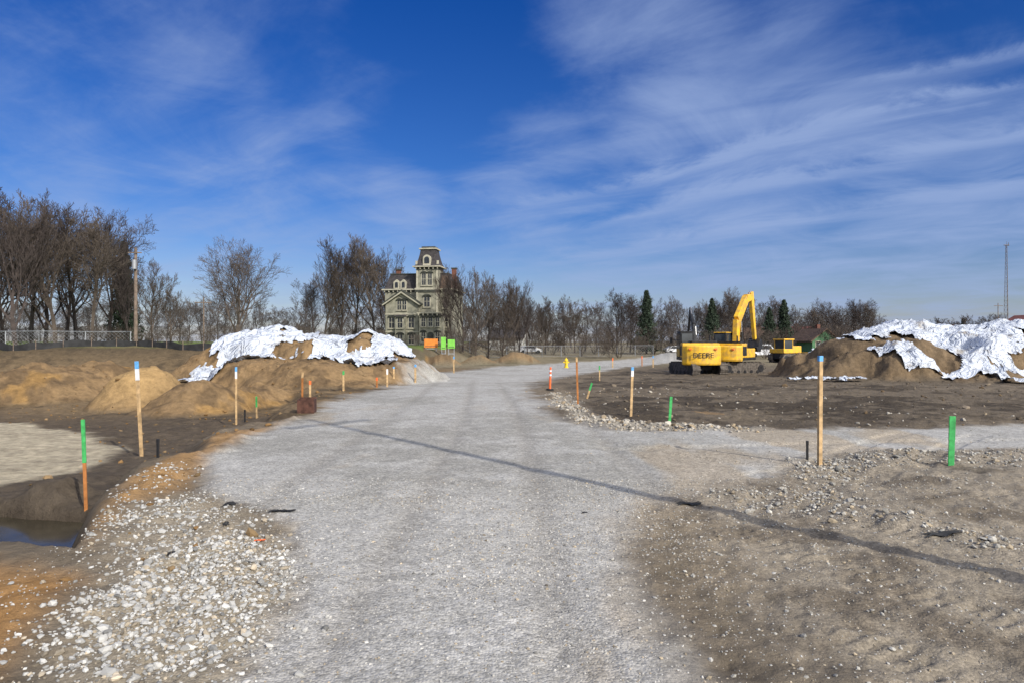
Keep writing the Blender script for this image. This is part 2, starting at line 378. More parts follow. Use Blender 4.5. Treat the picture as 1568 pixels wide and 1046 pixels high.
def groundmat():
    mt=bpy.data.materials.new('ground_earth'); mt.use_nodes=True; nt=mt.node_tree; N=nt.nodes; L=nt.links
    b=N['Principled BSDF']; b.inputs['Roughness'].default_value=0.95; b.inputs['Specular IOR Level'].default_value=0.1
    tc=N.new('ShaderNodeTexCoord')
    ac=N.new('ShaderNodeAttribute'); ac.attribute_name='zcol'
    ag=N.new('ShaderNodeAttribute'); ag.attribute_name='gravel'
    v=N.new('ShaderNodeTexVoronoi'); v.inputs['Scale'].default_value=50
    L.new(tc.outputs['Object'],v.inputs['Vector'])
    v2=N.new('ShaderNodeTexVoronoi'); v2.inputs['Scale'].default_value=21
    L.new(tc.outputs['Object'],v2.inputs['Vector'])
    sep=N.new('ShaderNodeSeparateColor'); L.new(v.outputs['Color'],sep.inputs['Color'])
    sep2=N.new('ShaderNodeSeparateColor'); L.new(v2.outputs['Color'],sep2.inputs['Color'])
    mr=N.new('ShaderNodeMapRange'); mr.inputs['To Min'].default_value=0.68; mr.inputs['To Max'].default_value=1.32; L.new(sep.outputs[0],mr.inputs['Value'])
    mr2=N.new('ShaderNodeMapRange'); mr2.inputs['To Min'].default_value=0.9; mr2.inputs['To Max'].default_value=1.1; L.new(sep2.outputs[1],mr2.inputs['Value'])
    mu=N.new('ShaderNodeMath'); mu.operation='MULTIPLY'; L.new(mr.outputs[0],mu.inputs[0]); L.new(mr2.outputs[0],mu.inputs[1])
    mx=N.new('ShaderNodeMix'); mx.data_type='FLOAT'; mx.inputs[2].default_value=1.0
    L.new(ag.outputs['Fac'],mx.inputs[0]); L.new(mu.outputs[0],mx.inputs[3])
    n=N.new('ShaderNodeTexNoise'); n.inputs['Scale'].default_value=3.5; n.inputs['Detail'].default_value=9; n.inputs['Roughness'].default_value=0.75
    L.new(tc.outputs['Object'],n.inputs['Vector'])
    mr3=N.new('ShaderNodeMapRange'); mr3.inputs['From Min'].default_value=0.3; mr3.inputs['From Max'].default_value=0.7
    L.new(n.outputs['Fac'],mr3.inputs['Value'])
    lo=N.new('ShaderNodeMapRange'); lo.inputs['To Min'].default_value=0.64; lo.inputs['To Max'].default_value=0.84; L.new(ag.outputs['Fac'],lo.inputs['Value'])
    hi=N.new('ShaderNodeMapRange'); hi.inputs['To Min'].default_value=1.34; hi.inputs['To Max'].default_value=1.16; L.new(ag.outputs['Fac'],hi.inputs['Value'])
    L.new(lo.outputs[0],mr3.inputs['To Min']); L.new(hi.outputs[0],mr3.inputs['To Max'])
    mu2=N.new('ShaderNodeMath'); mu2.operation='MULTIPLY'; L.new(mx.outputs[0],mu2.inputs[0]); L.new(mr3.outputs[0],mu2.inputs[1])
    vm=N.new('ShaderNodeVectorMath'); vm.operation='SCALE'; L.new(ac.outputs['Color'],vm.inputs[0]); L.new(mu2.outputs[0],vm.inputs['Scale'])
    L.new(vm.outputs[0],b.inputs['Base Color'])
    bp=N.new('ShaderNodeBump'); bp.inputs['Distance'].default_value=0.014; bp.invert=True
    L.new(v.outputs['Distance'],bp.inputs['Height'])
    mg=N.new('ShaderNodeMath'); mg.operation='MULTIPLY'; mg.inputs[1].default_value=0.5; L.new(ag.outputs['Fac'],mg.inputs[0]); L.new(mg.outputs[0],bp.inputs['Strength'])
    bp2=N.new('ShaderNodeBump'); bp2.inputs['Distance'].default_value=0.14
    ms=N.new('ShaderNodeMapRange'); ms.inputs['To Min'].default_value=0.9; ms.inputs['To Max'].default_value=0.22; L.new(ag.outputs['Fac'],ms.inputs['Value']); L.new(ms.outputs[0],bp2.inputs['Strength'])
    L.new(n.outputs['Fac'],bp2.inputs['Height']); L.new(bp.outputs['Normal'],bp2.inputs['Normal']); L.new(bp2.outputs['Normal'],b.inputs['Normal'])
    return mt
gm=np_mesh('ground',V,Fq,groundmat(),True)
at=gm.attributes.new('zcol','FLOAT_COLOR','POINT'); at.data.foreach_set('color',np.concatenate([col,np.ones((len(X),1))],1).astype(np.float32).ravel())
at=gm.attributes.new('gravel','FLOAT','POINT'); at.data.foreach_set('value',gravel.astype(np.float32))
link(bpy.data.objects.new('ground',gm))
print('ground',time.time()-T0)
zw=-0.76
mesh_obj('pond_water',[(x,y,zw) for x,y in [(-14,6.6),(-4.5,6.6),(-4.9,9.95),(-14,10.3)]],[(0,1,2,3)],M['water'])
# ------------------------------------------------------------ stones
t=(1+5**0.5)/2
IV=np.array([(-1,t,0),(1,t,0),(-1,-t,0),(1,-t,0),(0,-1,t),(0,1,t),(0,-1,-t),(0,1,-t),(t,0,-1),(t,0,1),(-t,0,-1),(-t,0,1)],float)/1.9
IF=np.array([(0,11,5),(0,5,1),(0,1,7),(0,7,10),(0,10,11),(1,5,9),(5,11,4),(11,10,2),(10,7,6),(7,1,8),(3,9,4),(3,4,2),(3,2,6),(3,6,8),(3,8,9),(4,9,5),(2,4,11),(6,2,10),(8,6,7),(9,8,1)])
rg=np.random.default_rng(7)
def stonemat():
    mt=bpy.data.materials.new('crushed_stone'); mt.use_nodes=True; nt=mt.node_tree; b=nt.nodes['Principled BSDF']
    b.inputs['Roughness'].default_value=0.9; b.inputs['Specular IOR Level'].default_value=0.15
    a=nt.nodes.new('ShaderNodeAttribute'); a.attribute_name='scol'
    n=nt.nodes.new('ShaderNodeTexNoise'); n.inputs['Scale'].default_value=40
    r=nt.nodes.new('ShaderNodeMapRange'); r.inputs['To Min'].default_value=0.75; r.inputs['To Max'].default_value=1.2
    nt.links.new(n.outputs['Fac'],r.inputs['Value'])
    vm=nt.nodes.new('ShaderNodeVectorMath'); vm.operation='SCALE'
    nt.links.new(a.outputs['Color'],vm.inputs[0]); nt.links.new(r.outputs[0],vm.inputs['Scale']); nt.links.new(vm.outputs[0],b.inputs['Base Color'])
    return mt
SM=stonemat()
def stones(name,x,y,size,cols,sink=0.12):
    k=len(x); z=H(x,y)
    d=rg.uniform(0.68,1.2,(k,12,1))*IV[None]
    sc3=rg.uniform(0.6,1.2,(k,1,3)); sc3[:,:,2]*=0.75
    d=d*sc3*size[:,None,None]*0.5
    a=rg.uniform(0,2*np.pi,k); ca=np.cos(a)[:,None]; sa=np.sin(a)[:,None]
    tx=d[:,:,0]*ca-d[:,:,1]*sa; ty=d[:,:,0]*sa+d[:,:,1]*ca
    tl=rg.uniform(-0.6,0.6,(k,1)); tz=d[:,:,2]+tx*tl*0.5
    V=np.stack([tx+x[:,None],ty+y[:,None],tz+(z+size*sink)[:,None]],-1).reshape(-1,3)
    Fc=(IF[None]+(np.arange(k)*12)[:,None,None]).reshape(-1,3)
    me=np_mesh(name,V,Fc,SM)
    at=me.attributes.new('scol','FLOAT_COLOR','POINT')
    cc=np.repeat(np.concatenate([cols,np.ones((k,1))],1),12,axis=0)
    at.data.foreach_set('color',cc.astype(np.float32).ravel())
    link(bpy.data.objects.new(name,me))
def scols(k,base,var=0.22,tan=0.25):
    v=np.clip(rg.normal(1,var,k),0.4,1.5)[:,None]
    cc=np.tile(np.array(base),(k,1))*v
    tm=(rg.random(k)<tan)[:,None]
    cc=np.where(tm,cc*np.array([0.92,0.80,0.64]),cc)
    return np.clip(cc,0.02,0.75)
def scatter(n,x0,x1,y0,y1,fn):
    x=rg.uniform(x0,x1,n); y=rg.uniform(y0,y1,n); mk=masks(x,y)
    keep=rg.random(n)<fn(mk,x,y)
    keep&=np.abs(x)<y*0.85+0.6
    return x[keep],y[keep]
def sz(n,med,s,lo,hi): return np.clip(rg.lognormal(np.log(med),s,n),lo,hi)
x,y=scatter(62000,-6,0.5,2.6,10,lambda q,x,y:np.clip(q['coarse']*(0.30+1.1*ss((q['nz']+0.14)/0.25))*(1-0.75*q['sand'])+0.02*q['sand']+0.12*q['berm'],0,1)*(1-q['road']*0.4)*(1-0.97*q['pond']*q['low']))
stones('crushed_stone_pile',x,y,sz(len(x),0.025,0.45,0.010,0.08),scols(len(x),c(172,170,164),0.27,0.15))
x,y=scatter(60000,0.8,11,2.8,14,lambda q,x,y:np.clip(q['c2']*(0.6+1.5*q['nz'])*0.9+0.07*(0.7+2*q['nf']),0,1)*(1-q['road']*0.8))
stones('crushed_stone_edge',x,y,np.minimum(sz(len(x),0.028,0.5,0.010,0.11),np.where(masks(x,y)['c2']>0.3,0.11,0.035)),scols(len(x),c(166,162,152)))
x,y=scatter(95000,-4,6,2.6,9,lambda q,x,y:np.clip(q['road']*0.6*(0.35+1.7*ss((q['nz']+0.12)/0.3))+0.4*q['tanr']+0.14,0,1))
stones('road_gravel',x,y,sz(len(x),0.012,0.42,0.006,0.040),scols(len(x),c(166,163,156),0.28,0.18),0.0)
x,y=scatter(30000,-3,12,10,30,lambda q,x,y:q['c3']*0.9+0.012*(1-q['road']))
stones('crushed_stone_corner',x,y,sz(len(x),0.06,0.45,0.02,0.2),scols(len(x),c(165,158,145)))
x,y=scatter(16000,-32,-2,5,42,lambda q,x,y:0.3*(1-q['road'])*(1-q['slab'])*(1-q['pond'])*np.clip(0.5+3*q['nf'],0,1))
stones('dirt_clods',x,y,sz(len(x),0.06,0.55,0.02,0.28),scols(len(x),c(126,105,76),0.2,0.5))
x,y=scatter(14000,3,42,10,50,lambda q,x,y:0.3*(1-q['road'])*np.clip(0.5+3*q['nf'],0,1))
stones('soil_clods',x,y,sz(len(x),0.06,0.55,0.02,0.3),scols(len(x),c(108,97,82),0.25,0.2))
# ------------------------------------------------------------ tarps
def tarp(name,x0,x1,y0,y1,fn,step=0.11,seed=0):
    xs=np.arange(x0,x1,step); ys=np.arange(y0,y1,step)
    XX,YY=np.meshgrid(xs,ys); sh=XX.shape
    x=XX.ravel(); y=YY.ravel()
    z=H(x,y)
    keep=fn(x,y)
    wx=x+0.8*fbm(x*0.5,y*0.5,230,2); wy=y+0.8*fbm(x*0.5,y*0.5,231,2)
    rid=np.abs(fbm(wx*0.7+wy*0.5,wy*0.9-wx*0.3,200+seed,3))
    rid2=np.abs(fbm(wx*2.0,wy*2.0,210+seed,3))
    z=z+0.10+1.0*np.clip(0.14-rid,0,1)+0.7*np.clip(0.10-rid2,0,1)+0.06*fbm(x*5,y*5,220,2)
    V=np.stack([x,y,z],1)
    K=keep.reshape(sh)
    idx=np.arange(len(x)).reshape(sh)
    ok=K[:-1,:-1]&K[1:,:-1]&K[1:,1:]&K[:-1,1:]
    Fc=np.stack([idx[:-1,:-1],idx[:-1,1:],idx[1:,1:],idx[1:,:-1]],-1)[ok]
    used=np.unique(Fc); rm=np.zeros(len(x),int); rm[used]=np.arange(len(used))
    me=np_mesh(name,V[used],rm[Fc],M['tarp'],True)
    link(bpy.data.objects.new(name,me))
def tl(x,y):
    e=fbm(x*0.8,y*0.5,301,5); h=fbm(x*0.6,y*0.35,305,4)
    a=1-np.sqrt(((x+15.0)/3.2)**2+((y-38.6)/4.6)**2)+e*1.3
    return (a>0.05)&~(h>0.16)
tarp('plastic_tarp',-21,-9,32,46,tl,seed=1)
def tl2(x,y):
    e=fbm(x*0.8,y*0.5,311,5); h=fbm(x*0.7,y*0.35,315,4)
    a=1-np.sqrt(((x+7.9-(y-38)*0.2)/3.7)**2+((y-37.0)/4.2)**2)+e*1.3
    return (a>0.05)&~(h>0.16)&~((x<-9.9)&(y<36.0))
tarp('plastic_tarp',-14,-3,31,45,tl2,seed=2)
def tr(x,y):
    e=fbm(x*0.45,y*0.45,321,5); e2=fbm(x*0.45,y*0.22,333,4)
    a=1-np.sqrt(((x-32)/12.0)**2+((y-43)/10.5)**2)+e*0.6
    hole=(e2>0.17)&(y<45)
    hole2=(((x-24.0)/1.1)**2+((y-40)/3.0)**2+e*1.5)<1
    lft=(x<20.6+3.2*e-(y-38)*0.12)&(y<44.5)
    return (a>0.05)&~hole&~hole2&~lft
tarp('plastic_tarp',16,47,32,56,tr,step=0.13,seed=3)
def tr2(x,y):
    e=fbm(x*0.8,y*0.8,341,4)
    return ((1-np.sqrt(((x-17.6)/2.4)**2+((y-36.6)/0.9)**2)+e*1.6)>0.05)
tarp('plastic_tarp',13,23,34,40,tr2,seed=4)
print('tarps',time.time()-T0)
# ------------------------------------------------------------ trees
def gen_tree(seed,Ht=12,trunk=0.62,cnt=(12,8,7,6),ang=(0.5,0.95),t0=0.28,rad=0.2,up=0.10,wob=0.13,lr=0.5,mn=0.010,stems=1,sides=4):
    rd=random.Random(seed); segs=[]
    def br(p,d,L,r,lev):
        ns=(6,4,3,2,2)[lev]
        pts=[(p.copy(),r)]; ds=[]
        for i in range(ns):
            w=wob*(0.5 if lev==0 else 1.3)
            d=(d+Vector((rd.gauss(0,w),rd.gauss(0,w),rd.gauss(0,w)+up*(0 if lev==0 else 1)))).normalized()
            q=p+d*(L/ns); r1=max(mn,r*(1-0.82*(i+1)/ns))
            segs.append((tuple(p),tuple(q),max(pts[-1][1],mn),r1)); p=q; pts.append((q.copy(),r1)); ds.append(d.copy())
        if lev>=len(cnt): return
        n=cnt[lev]; az=rd.uniform(0,6.28); ts=t0 if lev==0 else 0.18
        for k in range(n):
            tt=min(ts+(1-ts)*((k+rd.random()*0.7)/n),0.99); s=tt*ns; i=int(s); f=s-i
            pp=pts[i][0].lerp(pts[i+1][0],f); rr=pts[i][1]*(1-f)+pts[i+1][1]*f
            az+=2.4+rd.uniform(-0.4,0.4); dd=ds[i]
            u=dd.orthogonal().normalized(); w=dd.cross(u)
            a=rd.uniform(*ang)*(1.0 if lev>0 else (1.15-0.5*tt))
            nd=(dd*math.cos(a)+(u*math.cos(az)+w*math.sin(az))*math.sin(a)).normalized()
            br(pp,nd,L*(lr if lev==0 else 0.5)*rd.uniform(0.7,1.2)*(1.25-0.65*tt)*(1.35 if lev==0 else 1),max(rr*0.62,mn),lev+1)
    for s in range(stems):
        a=rd.uniform(0,6.28); k=0 if stems==1 else 0.35
        br(Vector((0,0,-0.3)),Vector((math.cos(a)*k,math.sin(a)*k,1)).normalized(),Ht*trunk/(1 if stems==1 else 1.1),rad if stems==1 else rad*0.5,0)
    V,Fq=tubes_np(segs,sides)
    V[:,2]*=Ht/V[:,2].max()
    return V,Fq
TREES=[]
specs=[dict(seed=1,up=0.16),dict(seed=2,ang=(0.4,0.8),up=0.2),dict(seed=3,ang=(0.5,0.95),lr=0.55,up=0.14),dict(seed=4,trunk=0.75,ang=(0.35,0.7),up=0.22,t0=0.2),
 dict(seed=5,trunk=0.8,t0=0.15,ang=(0.3,0.65),up=0.2),dict(seed=8,trunk=0.6,ang=(0.45,0.85),t0=0.3,up=0.14)]
for k,sp in enumerate(specs):
    V,Fq=gen_tree(sides=3,**sp); TREES.append(np_mesh('tree_mesh_%d'%k,V,Fq,M['bark'] if k%2==0 else M['bark2']))
LOD=[]
for k,sp in enumerate([dict(seed=41,up=0.18),dict(seed=42,trunk=0.75,ang=(0.35,0.7),up=0.2),dict(seed=43,trunk=0.7,ang=(0.4,0.8),up=0.12,t0=0.2),dict(seed=44,up=0.1,lr=0.55)]):
    V,Fq=gen_tree(sides=3,cnt=(10,7,6,4),mn=0.018,**sp); LOD.append(np_mesh('far_tree_mesh_%d'%k,V,Fq,M['bark3']))
SHRUBS=[]
for k in range(3):
    V,Fq=gen_tree(21+k,Ht=5,trunk=0.8,cnt=(6,5,4),t0=0.1,rad=0.07,stems=6,ang=(0.3,0.7),mn=0.010,sides=3)
    SHRUBS.append(np_mesh('shrub_mesh_%d'%k,V,Fq,M['bark2']))
V,Fq=gen_tree(33,Ht=12,trunk=0.6,cnt=(15,9,7,5),ang=(0.35,0.75),t0=0.2,up=0.06,lr=0.66,rad=0.2,mn=0.009,sides=3)
WIDE=np_mesh('wide_mesh',V,Fq,M['bark2'])
rd=random.Random(5)
def tree(px,d,top,k,name='bare_tree',parent=None,wx=1.0,me=None,h0=12.0):
    x,y,z=AT(px,d); zt=CH+(CY-top)/F*d; s=(zt-z)/h0
    o=bpy.data.objects.new(name,me or TREES[k%len(TREES)]); o.location=(x,y,z-0.05); o.scale=(s*wx,s*wx,s); o.rotation_euler=(0,0,rd.uniform(0,6.28))
    link(o,parent); return o
for px,d,top,k in [(-60,62,285,0),(-10,70,286,2),(25,64,294,4),(48,76,290,1),(85,70,306,3),(118,78,302,0),(142,72,320,5),(165,84,318,2),(198,80,365,4),(234,88,392,1),(-110,66,300,3),(-170,70,280,5),(262,92,432,3),(68,84,312,4),(100,88,322,2),(5,82,318,3)]:
    tree(px,d,top,k,wx=1.0)
tree(366,58,361,0,me=WIDE,wx=1.15)
for px,d,top,k in [(498,118,388,3),(520,122,364,4),(545,126,356,1),(572,124,360,3),(592,130,376,4),(480,120,425,2),(612,132,400,1)]:
    tree(px,d,top,k,wx=0.95)
for px,d,top,k in [(692,104,414,3),(708,100,404,4),(728,98,408,1),(748,104,414,5),(770,100,422,3),(794,108,428,4),(808,118,452,2)]:
    tree(px,d,top,k,wx=0.8)
for px,d,top,k in [(945,128,442,0),(965,132,450,2),(1118,135,439,5),(1095,138,455,1),(1278,128,455,0),(1305,130,457,2),(1330,134,460,5),(1258,136,468,3),(1140,138,454,4),(835,125,453,3),(880,130,458,1)]:
    tree(px,d,top,k,wx=1.1)
DT=empty('distant_trees')
px=-160
while px<1750:
    top=464+rd.uniform(-16,18)
    if px>1340: top=486+rd.uniform(-8,10)
    if px<640 : top=456+rd.uniform(-18,22)
    tree(px,rd.uniform(142,190),top,0,name='tree_crown',parent=DT,wx=rd.uniform(0.8,1.3),me=LOD[rd.randrange(4)]); px+=rd.uniform(9,21)
px=-200
while px<1800:
    tree(px,rd.uniform(200,240),494+rd.uniform(-8,8),0,name='tree_crown',parent=DT,wx=1.9,me=LOD[rd.randrange(4)]); px+=rd.uniform(19,30)
US=empty('undergrowth')
px=-80
while px<1400:
    d=rd.uniform(105,135)
    if px<420: d=rd.uniform(68,95)
    top=508+rd.uniform(-16,8)
    if 583<px<690: d=rd.uniform(118,135)
    tree(px,d,top,0,name='shrub',parent=US,me=SHRUBS[rd.randrange(3)],wx=1.3,h0=5.0); px+=rd.uniform(11,23)
for px,d,top in [(585,100,502),(600,98,510),(618,99,516),(636,97,508),(690,98,496),(705,96,500),(720,95,500)]:
    tree(px,d,top,0,name='shrub',parent=US,me=SHRUBS[rd.randrange(3)],wx=1.0,h0=5.0)
def conifer(px,d,top,seed,w=0.2):
    rq=np.random.default_rng(seed)
    x,y,z=AT(px,d); Ht=CH+(CY-top)/F*d-z
    n=7000
    hh=rq.random(n)**0.8
    lay=np.floor(hh*18)/18
    R0=Ht*w*(1-hh)**0.85*(0.7+0.6*_h((lay*100).astype(np.int64),np.zeros(n,np.int64),seed))+0.12
    a=rq.uniform(0,6.283,n); armn=np.round(a/6.283*9+lay*5)/9*6.283-lay*5/9*6.283+rq.normal(0,0.13,n)
    rr=R0*np.sqrt(rq.random(n))*(0.6+0.7*_h((lay*100).astype(np.int64),np.round(a*2).astype(np.int64),seed+3))
    zc=Ht*0.06+hh*Ht*0.94-rr*0.28
    C=np.stack([rr*np.cos(armn),rr*np.sin(armn),zc],1)
    s=0.12*Ht/10
    V=np.stack([C+rq.normal(0,s,(n,3)) for _ in range(3)],1).reshape(-1,3)
    V[:,2]=np.maximum(V[:,2],0.2)
    Fc=np.arange(3*n).reshape(-1,3)
    o=empty('conifer_tree',(x,y,z))
    link(bpy.data.objects.new('needles',np_mesh('needles',V,Fc,M['conifer'])),o)
    tube('trunk',o,(0,0,-0.2),(0,0,Ht*0.97),Ht*0.018,0.02,M['bark'],8)
for a in [(990,125,446,1,0.21),(1090,128,458,2,0.23),(1178,128,472,3,0.24),(1200,130,460,4,0.23),(190,90,372,5,0.15),(1475,180,488,6,0.3)]:
    conifer(*a)
print('trees',time.time()-T0)
# ------------------------------------------------------------ mansion
hx,hy,hz=AT(636,110)
HS=empty('victorian_mansion',(hx,hy,h1(hx,hy)-0.1),rz=math.radians(-8))
u=0.105
def xx(px): return (px-636)*u
def arch(name,x,z,w,h,y,mt,rise=0.35,dep=0.06):
    pts=[(x-w/2,z),(x+w/2,z)]
    for k in range(9):
        a=math.pi*k/8; pts.append((x+w/2*math.cos(a),z+h-w*rise+w*rise*math.sin(a)))
    return prism(name,HS,pts,y-dep,y,mt,axis='y')
def window(x,z,w,h,y):
    arch('window_frame',x,z-0.08,w+0.3,h+0.26,y,M['htrim'],dep=0.07)
    arch('window_pane',x,z,w,h,y-0.07,M['hglass'],dep=0.02)
    box('window_mullion',HS,x-0.03,x+0.03,y-0.115,y-0.092,z,z+h-0.1,M['htrim'])
    box('window_rail',HS,x-w/2,x+w/2,y-0.125,y-0.117,z+h*0.48,z+h*0.48+0.06,M['htrim'])
    arch('window_hood',x,z+h+0.10,w+0.5,0.24,y,M['hdark'],dep=0.16)
    box('window_sill',HS,x-w/2-0.2,x+w/2+0.2,y-0.2,y-0.002,z-0.2,z-0.09,M['htrim'])
def cornice(x0,x1,y0,y1,z,o=0.45,m2='htrim'):
    box('cornice_frieze',HS,x0-0.06,x1+0.06,y0-0.06,y1+0.06,z-0.55,z-0.2,M['hdark'])
    box('cornice',HS,x0-o,x1+o,y0-o,y1+o,z-0.195,z,M[m2])
    n=max(2,int((x1-x0)/0.7))
    for k in range(n+1):
        xk=x0+(x1-x0)*k/n
        box('bracket',HS,xk-0.07,xk+0.07,y0-0.36,y0-0.065,z-0.5,z-0.2,M['htrim'])
X0,X1=xx(584),xx(690)
box('main_walls',HS,X0,X1,1.2,10,-0.5,9.0,M['hwall']); cornice(X0,X1,1.2,10,9.15)
frustum('mansard_roof',HS,X0-0.1,X1+0.1,1.1,10.1,9.152,X0+0.7,X1-0.7,1.9,9.3,11.6,M['hroof'])
box('roof_curb',HS,X0+0.6,X1-0.6,1.8,9.4,11.602,11.75,M['hdark'])
frustum('brown_roof_side',HS,xx(673),X1+0.14,1.02,8,9.153,xx(673),X1-0.62,1.8,7.6,11.3,M['hroof2'])
g0,g1=xx(590),xx(642); gm_=(g0+g1)/2
prism('front_wing_walls',HS,[(g0,-0.5),(g1,-0.5),(g1,6.7),(gm_,8.55),(g0,6.7)],-0.4,1.19,M['hwall'],axis='y')
prism('gable_roof_slope',HS,[(g0-0.5,6.42),(gm_,8.62),(gm_,8.95),(g0-0.6,6.65)],-0.85,1.18,M['hdark'],axis='y')
prism('gable_roof_slope_right',HS,[(g1+0.5,6.42),(gm_+0.003,8.62),(gm_+0.003,8.95),(g1+0.6,6.65)],-0.85,1.18,M['hdark'],axis='y')
prism('gable_trim',HS,[(g0-0.35,6.35),(gm_,8.36),(gm_,8.6),(g0-0.45,6.5)],-0.95,-0.86,M['htrim'],axis='y')
prism('gable_trim_right',HS,[(g1+0.35,6.35),(gm_+0.003,8.36),(gm_+0.003,8.6),(g1+0.45,6.5)],-0.95,-0.86,M['htrim'],axis='y')
window(gm_-0.42,5.7,0.62,1.5,-0.4); window(gm_+0.42,5.7,0.62,1.5,-0.4)
box('belt_course',HS,g0-0.08,g1+0.08,-0.52,-0.402,4.9,5.1,M['htrim'])
box('belt_course_low',HS,g0-0.08,g1+0.08,-0.5,-0.402,2.05,2.2,M['htrim'])
for xw in (xx(600),xx(631)):
    window(xw,2.8,0.85,1.75,-0.4); window(xw,0.3,0.85,1.5,-0.4)
frustum('bay_roof',HS,xx(606),xx(624),-1.2,-0.41,4.6,xx(609),xx(621),-0.7,-0.41,4.88,M['hroof'])
box('bay_window_body',HS,xx(607),xx(623),-1.05,-0.41,-0.5,4.59,M['hwall'])
window(xx(615),2.8,0.8,1.6,-1.05); window(xx(615),0.3,0.8,1.5,-1.05)
for xd in (xx(603),xx(614)):
    prism('dormer',HS,[(xd-0.5,9.2),(xd+0.5,9.2),(xd+0.5,10.3),(xd,10.75),(xd-0.5,10.3)],1.0,2.2,M['htrim'],axis='y')
    arch('dormer_pane',xd,9.35,0.5,0.95,0.998,M['hglass'],dep=0.03)
t0_,t1_=xx(637),xx(671); tc_=(t0_+t1_)/2
box('tower_shaft',HS,t0_,t1_,0.2,3.8,-0.5,12.4,M['hwall'])
for xk in (t0_,t1_-0.28):
    box('tower_quoin',HS,xk,xk+0.28,0.12,0.198,0,12.0,M['htrim'])
box('tower_belt',HS,t0_-0.2,t1_+0.2,0.0,4.0,8.9,9.2,M['htrim'])
box('tower_belt_dark',HS,t0_-0.1,t1_+0.1,0.05,3.9,8.55,8.897,M['hdark'])
cornice(t0_,t1_,0.2,3.8,12.75,0.5)
window(tc_-0.5,9.7,0.6,1.9,0.2); window(tc_+0.5,9.7,0.6,1.9,0.2)
window(tc_,6.2,0.9,1.7,0.2); window(tc_,3.0,0.9,1.7,0.2)
zs=[12.752,13.3,14.0,14.8,15.5]; ws=[2.05,1.72,1.5,1.32,1.22]
for k in range(4):
    a,b=ws[k],ws[k+1]
    frustum('tower_mansard',HS,tc_-a,tc_+a,2-a,2+a,zs[k]+0.001*k,tc_-b,tc_+b,2-b,2+b,zs[k+1],M['hroof'])
box('tower_cap',HS,tc_-1.45,tc_+1.45,0.55,3.45,15.51,15.72,M['htrim'])
box('tower_cresting',HS,tc_-1.1,tc_+1.1,0.9,3.1,15.722,16.0,M['hdark'])
arch('tower_dormer',tc_,12.8,1.3,1.75,0.5,M['htrim'],rise=0.5,dep=0.5)
arch('tower_dormer_pane',tc_,13.15,0.8,1.1,-0.002,M['hglass'],rise=0.5,dep=0.03)
for sx in (-1.75,1.75):
    box('tower_finial',HS,tc_+sx-0.15,tc_+sx+0.15,0.1,0.4,12.752,13.6,M['htrim'])
for zw_ in (6.0,3.0,0.4): window(xx(681),zw_,0.7,1.6,1.2)
box('porch_walls',HS,xx(646),xx(682),-1.6,0.1,-0.5,5.0,M['hwall']); cornice(xx(646),xx(682),-1.6,0.0,5.2,0.3)
for xw in (xx(653),xx(664),xx(675)): window(xw,3.0,0.6,1.4,-1.6)
for xw in (xx(653),xx(675)): window(xw,0.6,0.6,1.5,-1.6)
arch('front_door',xx(664),-0.3,1.0,2.4,-1.6,M['hdark'],dep=0.08)
for cx_,cy_ in ((xx(686),5),(xx(592),6),(xx(628),8)):
    box('chimney',HS,cx_-0.35,cx_+0.35,cy_-0.35,cy_+0.35,9.5,12.7,M['brick']); box('chimney_cap',HS,cx_-0.45,cx_+0.45,cy_-0.45,cy_+0.45,12.702,12.9,M['hdark'])
# ------------------------------------------------------------ machines
def track_unit(p,x0,x1,L,hgt,name='track'):
    r=hgt/2; pts=[]
    for k in range(9):
        a=-math.pi/2+math.pi*k/8; pts.append((L/2-r+r*math.cos(a),r+r*math.sin(a)))
    for k in range(9):
        a=math.pi/2+math.pi*k/8; pts.append((-L/2+r+r*math.cos(a),r+r*math.sin(a)))
    prism(name+'_belt',p,pts,x0,x1,M['track'])
    n=26
    per=2*(L-2*r)+2*math.pi*r
    v=[];f=[]
    for k in range(n):
        s=per*k/n
        if s<L-2*r: cy,cz,ny,nz=-(L/2-r)+s,0,0,-1
        elif s<L-2*r+math.pi*r:
            a=-math.pi/2+(s-(L-2*r))/r; cy,cz,ny,nz=L/2-r+r*math.cos(a),r+r*math.sin(a),math.cos(a),math.sin(a)
        elif s<2*(L-2*r)+math.pi*r: cy,cz,ny,nz=L/2-r-(s-(L-2*r)-math.pi*r),2*r,0,1
        else:
            a=math.pi/2+(s-2*(L-2*r)-math.pi*r)/r; cy,cz,ny,nz=-L/2+r+r*math.cos(a),r+r*math.sin(a),math.cos(a),math.sin(a)
        ty,tz=-nz,ny; b=len(v)
        for xk in (x0-0.02,x1+0.02):
            for (q,w) in ((-0.05,-0.01),(0.05,-0.01),(0.05,0.05),(-0.05,0.05)):
                v.append((xk,cy+ty*q+ny*w,cz+tz*q+nz*w))
        f+=[(b,b+1,b+2,b+3),(b+7,b+6,b+5,b+4)]+[(b+i_,b+4+i_,b+4+(i_+1)%4,b+(i_+1)%4) for i_ in range(4)]
    mesh_obj(name+'_cleats',v,f,M['track'],p)
    for s in (-1,1):
        tube(name+'_sprocket',p,(x0-0.03,s*(L/2-r),r),(x1+0.03,s*(L/2-r),r),r*0.62,r*0.62,M['black'],14)
    for k in range(5):
        yk=-L/2+r+(L-2*r)*(k+0.5)/5
        tube(name+'_roller',p,(x0-0.03,yk,0.2),(x1+0.03,yk,0.2),0.13,0.13,M['black'],10)
